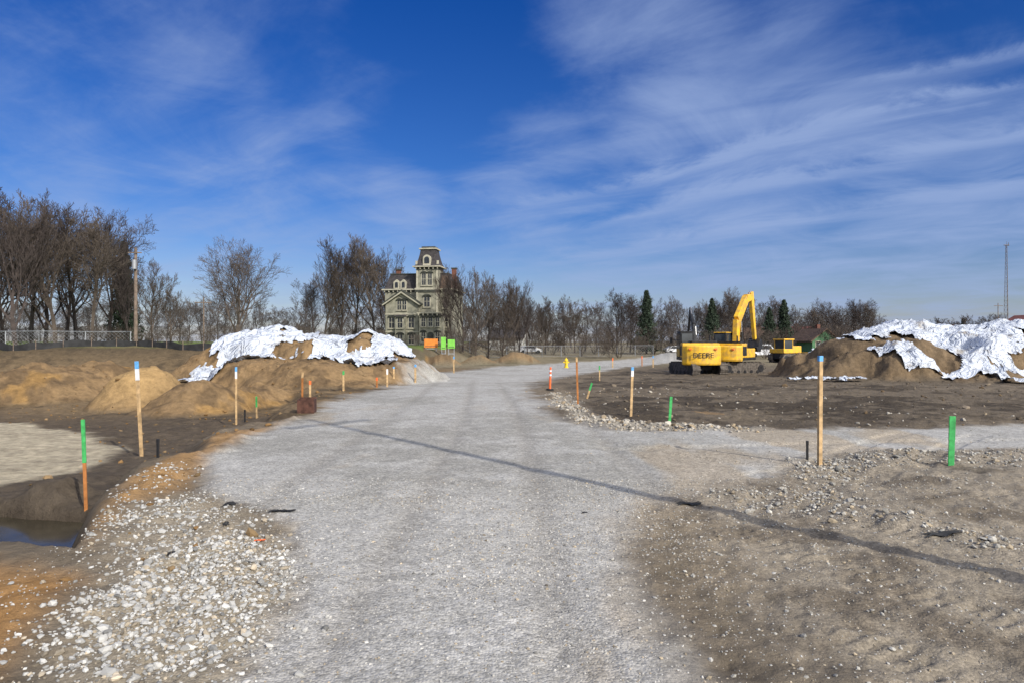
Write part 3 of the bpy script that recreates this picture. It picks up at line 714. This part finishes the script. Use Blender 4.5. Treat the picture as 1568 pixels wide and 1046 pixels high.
def beam(name,p,a,b,w,h0,h1_,m):
    a=Vector(a);b=Vector(b); d=(b-a); n=Vector((0,-d.z,d.y)).normalized()
    v=[]
    for q,h in ((a,h0),(b,h1_)):
        for sx in (-w/2,w/2):
            v.append((q.x+sx,q.y+n.y*h/2,q.z+n.z*h/2)); v.append((q.x+sx,q.y-n.y*h/2,q.z-n.z*h/2))
    f=[(0,1,3,2),(4,6,7,5),(0,4,5,1),(2,3,7,6),(0,2,6,4),(1,5,7,3)]
    return mesh_obj(name,v,f,m,p,bevel=0.03)
def excavator(loc,yaw,tyaw,boom,stick,s=1,dark=False,text=None):
    e=empty('excavator',loc,0,s)
    und=bpy.data.objects.new('undercarriage',None); link(und,e); und.rotation_euler=(0,0,tyaw)
    track_unit(und,-1.3,-0.75,3.8,0.85,'track_l'); track_unit(und,0.75,1.3,3.8,0.85,'track_r')
    box('car_body',und,-0.75,0.75,-0.9,0.9,0.35,0.8,M['black'])
    tube('slew_ring',und,(0,0,0.8),(0,0,1.02),0.65,0.65,M['black'],20)
    p=bpy.data.objects.new('upper_structure',None); link(p,e); p.rotation_euler=(0,0,yaw)
    box('deck',p,-1.28,1.28,-1.5,1.3,1.02,1.2,M['black'],0.03)
    pts=[(-1.3,-1.3)]+[(-1.3+2.6*k/10,-1.55-0.55*math.sin(math.pi*k/10)**0.6) for k in range(11)]+[(1.3,-1.3)]
    zb=0.72 if dark else 0.95
    v=[(a*0.97,b*0.98,zb) for a,b in pts]+[(a,b,zb+0.12) for a,b in pts]+[(a,b*0.99,1.98) for a,b in pts]+[(a*0.96,b*0.96,2.06) for a,b in pts]; n=len(pts)
    f=[tuple(range(n-1,-1,-1)),tuple(range(3*n,4*n))]
    for l in range(3): f+=[(l*n+k,l*n+(k+1)%n,(l+1)*n+(k+1)%n,(l+1)*n+k) for k in range(n)]
    mesh_obj('counterweight',v,f,M['yellow'],p,bevel=0.02)
    for sx in (-0.85,0.85): box('tail_light',p,sx-0.09,sx+0.09,-2.02,-1.9,1.75,1.85,M['orange'],0.01)
    box('engine_hood',p,-1.26,1.26,-1.29,-0.35,1.2,2.2,M['yellow'],0.05)
    box('hood_top',p,-0.6,1.1,-1.2,-0.5,2.2,2.36,M['black'],0.03)
    tube('exhaust',p,(0.7,-0.8,2.3),(0.7,-0.8,2.75),0.06,0.06,M['black'],8)
    box('side_tank',p,0.35,1.26,-0.348,1.2,1.2,1.85,M['yellow'],0.05)
    box('side_grille',p,1.262,1.28,-1.2,-0.5,1.35,2.0,M['black'])
    box('side_grille_left',p,-1.28,-1.262,-1.2,-0.5,1.35,2.0,M['black'])
    for sy in (-0.3,0.3,0.9): tube('handrail_post',p,(1.2,sy,1.85),(1.2,sy,2.45),0.02,0.02,M['black'],6)
    tube('handrail',p,(1.2,-0.3,2.45),(1.2,0.9,2.45),0.02,0.02,M['black'],6)
    tube('mirror_arm',p,(-1.28,1.1,2.4),(-1.6,1.2,2.45),0.02,0.02,M['black'],6); box('mirror',p,-1.75,-1.58,1.17,1.22,2.2,2.6,M['black'],0.01)
    cabp=[(-0.34,1.2),(1.35,1.2),(1.45,1.7),(1.15,2.95),(-0.3,2.95)]
    prism('cab_shell',p,cabp,-1.26,-0.32,M['black'],bevel=0.04)
    gl=[(-0.2,1.85),(1.28,1.85),(1.08,2.8),(-0.18,2.8)]
    prism('cab_glass_left',p,gl,-1.275,-1.262,M['glass']); prism('cab_glass_right',p,gl,-0.318,-0.305,M['glass'])
    box('cab_glass_rear',p,-1.15,-0.43,-0.36,-0.345,2.25,2.85,M['glass'])
    box('cab_roof',p,-1.28,-0.3,-0.33,1.18,2.952,3.02,M['yellow'] if not dark else M['black'],0.02)
    box('cab_door_panel',p,-1.29,-1.276,-0.2,1.2,1.25,1.8,M['yellow'])
    ks=0.55 if dark else 1.0; bw=0.36*ks
    m_=M['yellow'] if not dark else M['black']
    pb=[(0.6,1.5)]+boom
    for k in range(len(pb)-1):
        h=(0.45,0.72,0.62,0.42)
        beam('boom_section_%d'%(k+1),p,(0,*pb[k]),(0,*pb[k+1]),bw-0.006*k,h[k]*ks,h[k+1]*ks,m_)
    tip=boom[-1]
    te=(tip[0]+(tip[0]-stick[0])*0.12,tip[1]+(tip[1]-stick[1])*0.12)
    beam('stick',p,(0,*te),(0,*stick),0.27*ks,0.55*ks,0.3*ks,m_)
    b0=boom[0]
    for sx in (-0.3*ks,0.3*ks):
        q=(sx,b0[0]*0.6+0.5,b0[1]*0.62+0.6)
        tube('boom_cylinder',p,(sx,1.15,1.35),q,0.08*ks,0.08*ks,M['black'],10)
        tube('boom_rod',p,q,(sx,b0[0]+0.1,b0[1]-0.1),0.045*ks,0.045*ks,M['chrome'],10)
    q=(0,(b0[0]+tip[0])/2+0.2,(b0[1]+tip[1])/2+0.55*ks)
    tube('stick_cylinder',p,(0,b0[0]+0.2,b0[1]+0.45*ks),q,0.09*ks,0.09*ks,M['black'],10)
    tube('stick_rod',p,q,(0,te[0],te[1]+0.1),0.05*ks,0.05*ks,M['chrome'],10)
    bx,bz=stick
    prism('bucket',p,[(bx+0.1,bz+0.1),(bx+0.45,bz-0.1),(bx+0.5,bz-0.6),(bx+0.1,bz-0.95),(bx-0.5,bz-0.9),(bx-0.75,bz-0.6),(bx-0.35,bz-0.55),(bx-0.15,bz-0.2)],-0.45,0.45,M['black'],bevel=0.02)
    tube('bucket_link',p,(0,bx+0.1,bz+0.9),(0,bx+0.35,bz-0.05),0.07,0.07,M['black'],8)
    if text:
        cu=bpy.data.curves.new('lettering','FONT'); cu.body=text; cu.size=0.50; cu.extrude=0.008; cu.align_x='CENTER'
        cu.materials.append(M['black'])
        o=bpy.data.objects.new('lettering',cu); o.location=(0,-2.125,1.22); o.rotation_euler=(math.radians(90),0,0); link(o,p)
    return e
x,y,z=P(1068,572)
excavator((x,y,z-0.06),math.radians(-5),math.radians(12),[(1.6,3.5),(3.0,4.5)],(4.4,2.0),s=1.03,dark=True,text='DEERE')
y+=3.2; x=(1121-CX)/F*y; z=h1(x,y)
excavator((x,y,z-0.06),math.radians(-40),math.radians(-66),[(0.9,3.9),(2.6,5.6),(3.7,5.75)],(4.4,2.5),s=1.06)
x,y,z=AT(1205,88)
bd=empty('bulldozer',(x,y,z),math.radians(-70),1.2)
track_unit(bd,-1.15,-0.65,3.1,0.95,'track_l'); track_unit(bd,0.65,1.15,3.1,0.95,'track_r')
box('chassis',bd,-0.64,0.64,-1.3,1.3,0.4,1.0,M['black'])
box('engine_hood',bd,-0.5,0.5,0.1,1.5,1.0,1.75,M['yellow'],0.06)
box('grille',bd,-0.42,0.42,1.5,1.53,1.05,1.65,M['black'])
box('fender_deck',bd,-1.1,1.1,-1.4,0.1,1.0,1.45,M['yellow'],0.05)
box('cab_glass',bd,-0.72,0.72,-1.0,0.1,1.45,2.35,M['glass'],0.03)
for sx in (-0.75,0.68):
    for sy in (-1.05,0.06): box('cab_post',bd,sx,sx+0.07,sy,sy+0.07,1.45,2.36,M['yellow'])
box('cab_roof',bd,-0.85,0.85,-1.15,0.25,2.36,2.5,M['yellow'],0.04)
prism('blade',bd,[(2.0,0.05),(2.12,0.05),(2.0,0.6),(2.15,1.1),(2.05,1.1),(1.88,0.6)],-1.5,1.5,M['yellow'])
for sx in (-1.25,1.2): box('push_arm',bd,sx,sx+0.08,-0.2,1.95,0.35,0.55,M['yellow'])
tube('exhaust',bd,(0.2,0.7,1.75),(0.2,0.7,2.3),0.05,0.05,M['black'],8)
# ------------------------------------------------------------ stakes
def stake(px,top,base,w=0.05,body='wood',tip='blue',tf=0.06,name='survey_stake',lean=0,band=None,t=None):
    x,y,z=P(px,base); hgt=(base-top)/F*y
    e=empty(name,(x,y,z),rd.uniform(-0.25,0.25)); e.rotation_euler[0]=rd.uniform(-0.02,0.02); e.rotation_euler[1]=lean
    t=t or w*0.8
    zt=hgt*(1-tf)
    v=[(0,0,-0.3)]+[(sx*w/2,sy*t/2,-0.02) for sx,sy in ((-1,-1),(1,-1),(1,1),(-1,1))]+[(sx*w/2,sy*t/2,zt) for sx,sy in ((-1,-1),(1,-1),(1,1),(-1,1))]
    f=[(0,2,1),(0,3,2),(0,4,3),(0,1,4),(1,2,6,5),(2,3,7,6),(3,4,8,7),(4,1,5,8),(5,6,7,8)]
    mesh_obj('stake_shaft',v,f,M[body],e,bevel=0.003)
    box('painted_tip',e,-w/2-0.002,w/2+0.002,-t/2-0.002,t/2+0.002,zt+0.001,hgt,M[tip],0.003)
    if band: box('painted_band',e,-w/2-0.0015,w/2+0.0015,-t/2-0.0015,t/2+0.0015,zt-hgt*0.12,zt-0.001,M[band])
    return e
stake(1255,545,712,0.058,'wood','blue',0.05)
stake(1456,637,712,0.08,'green','green',0.5,t=0.02,lean=0.03)
stake(1025,607,648,0.06,'green','green',0.4,t=0.02,lean=0.06)
stake(966,562,637,0.06,'wood','blue',0.07,lean=0.04,band='white',t=0.03)
stake(885,547,620,0.055,'woodor','wood',0.1,lean=-0.03)
stake(899,585,610,0.06,'wood','green',0.5,lean=0.3,t=0.02)
stake(918,560,583,0.06,'wood','green',0.3)
stake(217,553,698,0.058,'wood','blue',0.08,band='white',lean=-0.06)
stake(132,642,780,0.045,'woodor','green',0.48,t=0.025,lean=-0.03)
stake(362,562,650,0.05,'wood','blue',0.08,band='white')
stake(393,607,640,0.05,'wood','green',0.5,t=0.02)
stake(463,570,613,0.06,'woodor','wood',0.2); stake(475,583,612,0.06,'wood','orange',0.2)
stake(526,568,598,0.07,'wood','green',0.2); stake(593,565,592,0.07,'wood','white',0.3)
stake(636,558,585,0.08,'wood','blue',0.15); stake(577,578,593,0.07,'woodor','orange',0.3)
stake(603,563,580,0.08,'wood','blue',0.15)
stake(695,546,571,0.09,'wood','blue',0.15); stake(1000,545,562,0.12,'wood','blue',0.2); stake(983,545,560,0.1,'woodor','orange',0.3)
stake(938,548,563,0.1,'wood','orange',0.3); stake(1236,675,704,0.035,'black','black',0.2,name='steel_pin')
stake(242,672,700,0.035,'black','black',0.2,name='steel_pin'); stake(375,627,646,0.04,'black','black',0.2,name='steel_pin')
x,y,z=P(842,597); e=empty('delineator_post',(x,y,z)); e.rotation_euler[1]=0.03
hh=35/F*y
tube('post',e,(0,0,0),(0,0,hh),0.045,0.04,M['orange'],12); tube('base',e,(0,0,0),(0,0,0.06),0.17,0.14,M['tire'],14)
for k in (0.62,0.8): tube('reflective_band',e,(0,0,hh*k),(0,0,hh*(k+0.08)),0.05,0.049,M['white'],12)
x,y,z=P(867,563); e=empty('fire_hydrant',(x,y,z),0,1.25)
tube('base_flange',e,(0,0,0),(0,0,0.08),0.18,0.18,M['yhyd']); tube('barrel',e,(0,0,0.08),(0,0,0.6),0.13,0.12,M['yhyd'])
tube('bonnet',e,(0,0,0.6),(0,0,0.76),0.17,0.07,M['yhyd']); tube('nut',e,(0,0,0.76),(0,0,0.84),0.035,0.03,M['yhyd'],6)
tube('side_outlet',e,(-0.24,0,0.45),(0.24,0,0.45),0.06,0.06,M['yhyd']); tube('pumper_outlet',e,(0,0,0.42),(0,-0.24,0.42),0.08,0.08,M['yhyd'])
x,y,z=P(466,633); e=empty('steel_trench_box',(x,y+0.2,z),0.15)
w=0.21
box('front_plate',e,-w,w,-0.2,-0.18,-0.1,0.34,M['rust']); box('back_plate',e,-w,w,0.3,0.32,-0.1,0.38,M['rust'])
box('side_plate_l',e,-w,-w+0.02,-0.179,0.299,-0.1,0.35,M['rust']); box('side_plate_r',e,w-0.02,w,-0.179,0.299,-0.1,0.35,M['rust'])
def scrap(px,py,w,l,ang,mt='black',name='plastic_scrap'):
    x,y,z=P(px,py); n=9
    vs=[];fs=[]
    ca,sa=math.cos(ang),math.sin(ang)
    for i_ in range(n+1):
        for j_ in range(n+1):
            a=(i_/n-0.5)*w*(1+0.25*math.sin(j_*1.7)); b=(j_/n-0.5)*l*(1+0.2*math.cos(i_*1.3))
            X_=x+a*ca-b*sa; Y_=y+a*sa+b*ca
            vs.append((X_,Y_,h1(X_,Y_)+0.010+0.012*abs(math.sin(i_*1.9+j_*0.6)*math.cos(j_*1.2))))
    for i_ in range(n):
        for j_ in range(n):
            q=i_*(n+1)+j_; fs.append((q,q+n+1,q+n+2,q+1))
    mesh_obj(name,vs,fs,M[mt],smooth=True)
for a in [(432,783,0.24,0.09,0.2),(352,771,0.16,0.08,-0.4),(346,803,0.05,0.10,0.5),(1055,772,0.24,0.11,0.1),(1443,820,0.26,0.09,-0.2),(262,849,0.05,0.08,0.3),(895,786,0.05,0.03,0.2)]:
    scrap(*a,mt='silt')
scrap(398,829,0.08,0.03,0.3,'orange')
# ------------------------------------------------------------ utility poles
def upole(x,y,z,hh,name='utility_pole',rz=0):
    e=empty(name,(x,y,z),rz)
    tube('shaft',e,(0,0,-0.3),(0,0,hh),0.11,0.08,M['pole'],12)
    box('crossarm',e,-1.1,1.1,-0.15,-0.105,hh-0.75,hh-0.63,M['pole'])
    for k in (-1,-0.55,0.55,1): tube('insulator',e,(k,-0.13,hh-0.63),(k,-0.13,hh-0.48),0.04,0.03,M['galv'],8)
    return e
upole(5.15,3.57,h1(5.15,3.57),10.0,rz=math.radians(51))
x,y,z=AT(208,60); zt=CH+(CY-380)/F*60
e=empty('utility_pole',(x,y,z)); hh=zt-z
tube('shaft',e,(0,0,-0.3),(0,0,hh),0.17,0.12,M['pole'],12)
tube('transformer',e,(0.05,-0.32,hh-1.9),(0.05,-0.32,hh-1.1),0.19,0.19,M['galv'],14)
box('crossarm',e,-0.6,0.6,-0.18,-0.12,hh-0.5,hh-0.4,M['pole'])
# ------------------------------------------------------------ fences
def chain(name,pts,hgt,sp=2.6,wire=0.32,wr=0.012,pr=0.04):
    segs=[]
    for (x0,y0),(x1,y1) in zip(pts[:-1],pts[1:]):
        L=math.hypot(x1-x0,y1-y0); n=max(1,int(L/sp))
        for k in range(n+1):
            x=x0+(x1-x0)*k/n; y=y0+(y1-y0)*k/n; z=h1(x,y)
            segs.append(((x,y,z-0.2),(x,y,z+hgt),pr,pr))
            if k<n:
                X_=x0+(x1-x0)*(k+1)/n; Y_=y0+(y1-y0)*(k+1)/n; Z_=h1(X_,Y_)
                segs.append(((x,y,z+hgt-0.02),(X_,Y_,Z_+hgt-0.02),0.025,0.025))
                segs.append(((x,y,z+0.08),(X_,Y_,Z_+0.08),wr,wr))
                m_=int(L/n/wire)
                for q in range(m_):
                    f0=q/m_; f1=(q+1.0)/m_
                    for hh_ in np.arange(0.1,hgt-0.1,wire):
                        a=(x+(X_-x)*f0,y+(Y_-y)*f0,z+(Z_-z)*f0+hh_); b=(x+(X_-x)*f1,y+(Y_-y)*f1,z+(Z_-z)*f1+min(hh_+wire,hgt))
                        a2=(a[0],a[1],b[2]); b2=(b[0],b[1],a[2])
                        segs.append((a,b,wr*0.5,wr*0.5)); segs.append((a2,b2,wr*0.5,wr*0.5))
    segobj(name,segs,M['galv'])
chain('chain_link_fence',[AT(-200,60)[:2],AT(60,61)[:2],AT(200,63)[:2]],1.5)
chain('chain_link_fence',[AT(690,106)[:2],AT(830,112)[:2],AT(1000,116)[:2]],1.8,sp=3,wire=0.45,wr=0.016,pr=0.06)
vs=[];fs=[]; st=[]
pxs=np.linspace(-150,470,60)
for k,px_ in enumerate(pxs):
    x,y=((px_-CX)/F*49.5, 49.5+1.2*math.sin(k*0.25)); z=h1(x,y)
    vs+= [(x,y,z-0.05),(x,y,z+0.45+0.07*math.sin(k*1.3))]
    if k%3==0: st.append(((x,y-0.04,z-0.1),(x,y-0.04,z+0.65),0.03,0.03))
    if k: fs.append((2*k-2,2*k,2*k+1,2*k-1))
sf=mesh_obj('silt_fence',vs,fs,M['silt']); segobj('stakes',st,M['pole'],sf)
def sign(px,d,w,h_,mt,z0,name):
    x,y,z=AT(px,d); e=empty(name,(x,y,z),0.1)
    for sx in (-w*0.4,w*0.36): box('leg',e,sx,sx+0.08,0.03,0.11,-0.1,z0+h_,M['galv'])
    box('brace',e,-w*0.4,w*0.4,0.112,0.17,z0*0.5,z0*0.5+0.08,M['galv'])
    box('panel',e,-w/2,w/2,-0.02,0.028,z0,z0+h_,M[mt],0.01)
    box('panel_border',e,-w/2+0.1,w/2-0.1,-0.024,-0.021,z0+0.12,z0+0.2,M['hdark'])
def topz(px,d,py):
    x,y,z=AT(px,d); return (CH+(CY-py)/F*d)-z
sign(660,86,1.7,1.1,'signor',max(0.2,topz(660,86,519)-1.1),'road_work_sign')
sign(679,85,0.6,1.5,'lime',max(0.2,topz(680,85,517)-1.5),'safety_panel'); sign(691,86,0.9,1.1,'lime',max(0.2,topz(691,86,520)-1.1),'safety_panel')
# ------------------------------------------------------------ small houses, cars
def shouse(px,d,w,dep,h_,rf,wm,rm,rz=0):
    x,y,z=AT(px,d); e=empty('gabled_house',(x,y,z),rz)
    prism('walls',e,[(-w/2,-0.3),(w/2,-0.3),(w/2,h_),(0,h_+rf),(-w/2,h_)],-dep/2,dep/2,M[wm],axis='y')
    prism('roof_left',e,[(-w/2-0.5,h_-0.25),(0,h_+rf+0.02),(0,h_+rf+0.25),(-w/2-0.5,h_)],-dep/2-0.4,dep/2+0.4,M[rm],axis='y')
    prism('roof_right',e,[(w/2+0.5,h_-0.25),(0.003,h_+rf+0.02),(0.003,h_+rf+0.25),(w/2+0.5,h_)],-dep/2-0.4,dep/2+0.4,M[rm],axis='y')
    for sx in (-w*0.28,w*0.28):
        box('window_trim',e,sx-0.55,sx+0.55,-dep/2-0.05,-dep/2-0.002,1.0,2.4,M['htrim']); box('window_pane',e,sx-0.42,sx+0.42,-dep/2-0.07,-dep/2-0.052,1.12,2.28,M['hglass'])
    box('door',e,-0.5,0.5,-dep/2-0.05,-dep/2-0.002,-0.1,2.1,M['hdark'])
    box('chimney',e,w*0.2,w*0.2+0.6,0.5,1.1,h_+rf*0.3,h_+rf+1.0,M['brick'])
shouse(1246,122,5,7,2.4,1.9,'sgreen','hroof2',0.15)
shouse(1168,150,9,8,2.6,2.2,'swhite','hroof2',1.2)
shouse(1215,160,9,8,2.8,2.4,'swhite','sred',0.6)
shouse(1592,120,9,9,4.6,2.2,'hroof2','sred',0.2)
shouse(1470,170,11,8,3.0,2.2,'swhite','hroof',1.3)
shouse(780,165,11,8,2.8,2.2,'swhite','hroof',1.4)
def car(px,d,mt,rz,van=False):
    x,y,z=AT(px,d); e=empty('parked_car' if not van else 'parked_van',(x,y,z),rz)
    if van: pts=[(-2.4,0.35),(2.4,0.35),(2.45,1.0),(1.9,1.25),(1.3,2.05),(-2.35,2.1)]; gl=[(-2.0,1.3),(1.6,1.3),(1.15,1.85),(-2.0,1.85)]
    else: pts=[(-2.2,0.35),(2.2,0.35),(2.2,0.75),(1.3,0.95),(0.6,1.42),(-1.2,1.42),(-1.9,0.98),(-2.2,0.9)]; gl=[(-1.5,0.98),(1.0,0.98),(0.5,1.34),(-1.1,1.34)]
    prism('body',e,pts,-0.88,0.88,M[mt],axis='y',bevel=0.06); prism('side_glass',e,gl,-0.9,0.9,M['glass'],axis='y')
    for sx in (-1.4,1.4):
        for sy in (-0.92,0.68): tube('wheel',e,(sx,sy,0.33),(sx,sy+0.24,0.33),0.33,0.33,M['tire'],14)
for a in [(1165,112,'carw',0.1,True),(1035,125,'carw',0.2),(1275,116,'carr',0.1),(812,128,'carw',0.1),(412,88,'carw',0.1,True)]: car(*a)
x,y,z=AT(1541,230); zt=CH+(CY-376)/F*230; hh=zt-z
segs=[]
L3=[(0.9*math.cos(a),0.9*math.sin(a)) for a in (0.3,2.4,4.5)]
n=22
for k in range(n):
    a=1-0.75*k/n; b=1-0.75*(k+1)/n; z0=hh*k/n; z1=hh*(k+1)/n
    for i_ in range(3):
        p=L3[i_]; q=L3[(i_+1)%3]
        segs.append(((p[0]*a,p[1]*a,z0),(p[0]*b,p[1]*b,z1),0.07,0.07))
        segs.append(((p[0]*a,p[1]*a,z0),(q[0]*b,q[1]*b,z1),0.035,0.035))
        segs.append(((p[0]*b,p[1]*b,z1),(q[0]*b,q[1]*b,z1),0.035,0.035))
segs+=[((-0.9,0,hh),(0.9,0,hh),0.14,0.14),((0.6,0,hh-0.3),(0.6,0,hh+0.9),0.1,0.1),((0,0,hh),(0,0,hh+1.3),0.05,0.04)]
o=segobj('radio_tower',segs,M['pole']); o.location=(x,y,z)
x,y,z=AT(1528,170); upole(x,y,z,11.5)
x,y,z=AT(312,90); upole(x,y,z,6.5)
print('objs',time.time()-T0)
# ------------------------------------------------------------ light & sky
D=Vector((SAZ[0]*math.cos(SUN_EL),SAZ[1]*math.cos(SUN_EL),math.sin(SUN_EL)))
sl=bpy.data.lights.new('sun','SUN'); sl.energy=4.3; sl.angle=math.radians(0.7); sl.color=(1,0.94,0.84)
so=bpy.data.objects.new('sun',sl); so.rotation_euler=D.to_track_quat('Z','Y').to_euler(); link(so)
w=bpy.data.worlds.new('World'); sc.world=w; w.use_nodes=True
nt=w.node_tree; N=nt.nodes; L=nt.links
bg=N['Background']; bg.inputs['Strength'].default_value=0.1
sky=N.new('ShaderNodeTexSky'); sky.sky_type='NISHITA'; sky.sun_disc=False; sky.sun_elevation=SUN_EL; sky.sun_rotation=math.atan2(SAZ[0],SAZ[1])
sky.air_density=1.0; sky.dust_density=0.6; sky.ozone_density=2.5
tc=N.new('ShaderNodeTexCoord'); sp=N.new('ShaderNodeSeparateXYZ'); L.new(tc.outputs['Generated'],sp.inputs[0])
def mth(op,a,b=None):
    n=N.new('ShaderNodeMath'); n.operation=op
    for i_,v in enumerate((a,b)):
        if v is None: continue
        if isinstance(v,(int,float)): n.inputs[i_].default_value=v
        else: L.new(v,n.inputs[i_])
    return n.outputs[0]
zc=mth('ADD',mth('MAXIMUM',sp.outputs['Z'],0.0),0.09)
U=mth('DIVIDE',sp.outputs['X'],zc); Vv=mth('DIVIDE',sp.outputs['Y'],zc)
cb=N.new('ShaderNodeCombineXYZ'); L.new(U,cb.inputs[0]); L.new(Vv,cb.inputs[1])
def noise(rot,scl,scale,detail,dist,loc=(0,0,0),rough=0.55):
    mp=N.new('ShaderNodeMapping'); mp.vector_type='POINT'; mp.inputs['Rotation'].default_value=(0,0,rot); mp.inputs['Location'].default_value=loc
    L.new(cb.outputs[0],mp.inputs['Vector'])
    mp2=N.new('ShaderNodeMapping'); mp2.inputs['Scale'].default_value=scl; L.new(mp.outputs[0],mp2.inputs['Vector'])
    n=N.new('ShaderNodeTexNoise'); n.inputs['Scale'].default_value=scale; n.inputs['Detail'].default_value=detail; n.inputs['Distortion'].default_value=dist; n.inputs['Roughness'].default_value=rough
    L.new(mp2.outputs[0],n.inputs['Vector']); return n.outputs['Fac']
th=0.80
big=noise(th,(0.8,1,1),0.6,3,0.6,(3.1,1.2,0))
streak=noise(th,(0.5,1.2,1),1.1,6,0.9,(0.4,5.0,0),0.58)
streak2=noise(th-0.25,(0.25,1.5,1),2.0,6,0.6,(9.4,2.0,0),0.6)
soft=noise(0.3,(1,0.85,1),1.6,7,0.7,(7,7,0),0.64)
def vblob(v,wd,amp):
    dp=N.new('ShaderNodeVectorMath'); dp.operation='DOT_PRODUCT'; L.new(tc.outputs['Generated'],dp.inputs[0]); dp.inputs[1].default_value=v
    mr=N.new('ShaderNodeMapRange'); mr.interpolation_type='SMOOTHSTEP'; mr.inputs['From Min'].default_value=math.cos(wd); mr.inputs['From Max'].default_value=1.0; mr.inputs['To Min'].default_value=0; mr.inputs['To Max'].default_value=amp
    L.new(dp.outputs['Value'],mr.inputs['Value']); return mr.outputs[0]
def blob(px,py,wd,amp): return vblob(Vector(((px-CX)/F,1,(CY-py)/F)).normalized(),wd,amp)
tot=mth('ADD',mth('MULTIPLY',big,0.6),mth('ADD',mth('MULTIPLY',streak,0.5),mth('ADD',mth('MULTIPLY',streak2,0.3),mth('MULTIPLY',soft,0.65))))
for a in [(690,110,0.19,-0.18),(640,180,0.12,-0.08),(270,255,0.12,-0.16),(450,40,0.16,-0.04),(480,230,0.10,-0.03),(620,302,0.07,0.14),(540,165,0.09,0.12),(930,90,0.2,0.18),(1080,40,0.18,0.08),(1250,180,0.28,0.08),(100,200,0.2,0.08),(340,180,0.13,0.12),(180,40,0.2,-0.02),(1250,420,0.4,0.14),(800,260,0.12,0.12),(1500,20,0.18,-0.14),(860,230,0.08,-0.06),(400,420,0.3,0.06),(80,20,0.15,-0.06)]:
    tot=mth('ADD',tot,blob(*a))
acr=mth('ADD',mth('MULTIPLY',U,0.718),mth('MULTIPLY',Vv,0.696))
alg=mth('ADD',mth('MULTIPLY',U,0.696),mth('MULTIPLY',Vv,-0.718))
wob=mth('MULTIPLY',mth('SUBTRACT',soft,0.5),0.6)
for off,wd,amp,a0 in ((2.50,0.09,0.26,-3.0),(2.22,0.06,0.16,-1.6),(2.95,0.10,0.18,-3.5),(3.6,0.14,0.14,-4.0)):
    dd=mth('DIVIDE',mth('SUBTRACT',mth('ADD',acr,wob),off),wd)
    g=mth('POWER',2.718,mth('MULTIPLY',mth('MULTIPLY',dd,dd),-1.0))
    mk=N.new('ShaderNodeMapRange'); mk.interpolation_type='SMOOTHSTEP'; mk.inputs['From Min'].default_value=a0; mk.inputs['From Max'].default_value=a0+1.6; L.new(alg,mk.inputs['Value'])
    tot=mth('ADD',tot,mth('MULTIPLY',mth('MULTIPLY',g,mk.outputs[0]),mth('MULTIPLY',streak2,amp*2)))
tot=mth('ADD',tot,vblob(Vector((0,-0.15,1)).normalized(),0.98,0.5))  # extra cloud veil overhead, out of view, added to lift the shadows
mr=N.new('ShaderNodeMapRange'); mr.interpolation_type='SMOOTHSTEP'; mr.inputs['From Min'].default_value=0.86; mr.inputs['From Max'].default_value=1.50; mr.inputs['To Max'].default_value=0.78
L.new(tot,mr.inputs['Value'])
rp=N.new('ShaderNodeValToRGB'); L.new(sp.outputs['Z'],rp.inputs['Fac'])
e=rp.color_ramp.elements; e[0].position=0.0; e[0].color=(0.88,0.84,0.98,1); e[1].position=0.5; e[1].color=(0.04,0.36,1.0,1)
q=e.new(0.2); q.color=(0.25,0.52,1.0,1)
mx=N.new('ShaderNodeMix'); mx.data_type='RGBA'; mx.blend_type='MULTIPLY'; mx.inputs[0].default_value=1
L.new(sky.outputs[0],mx.inputs[6]); L.new(rp.outputs[0],mx.inputs[7])
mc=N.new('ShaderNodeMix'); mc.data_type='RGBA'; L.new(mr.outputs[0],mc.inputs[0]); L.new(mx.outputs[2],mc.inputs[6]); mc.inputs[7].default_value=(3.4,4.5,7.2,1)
sun_fill=vblob(D,1.35,1.0)  # added bright patch of sky behind the camera, sun side, to fill shadows
fill_rgb=N.new('ShaderNodeVectorMath'); fill_rgb.operation='SCALE'; fill_rgb.inputs[0].default_value=(15,14,12); L.new(sun_fill,fill_rgb.inputs['Scale'])
ad=N.new('ShaderNodeVectorMath'); ad.operation='ADD'; L.new(mc.outputs[2],ad.inputs[0]); L.new(fill_rgb.outputs[0],ad.inputs[1])
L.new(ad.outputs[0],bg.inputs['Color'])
# ------------------------------------------------------------ camera
cam=bpy.data.cameras.new('camera'); cam.lens=24; cam.sensor_width=36; cam.clip_end=8000; cam.clip_start=0.05
co=bpy.data.objects.new('camera',cam); co.location=(0,0,CH); co.rotation_euler=(math.radians(90),0,0); link(co)
sc.camera=co
print('done',time.time()-T0)
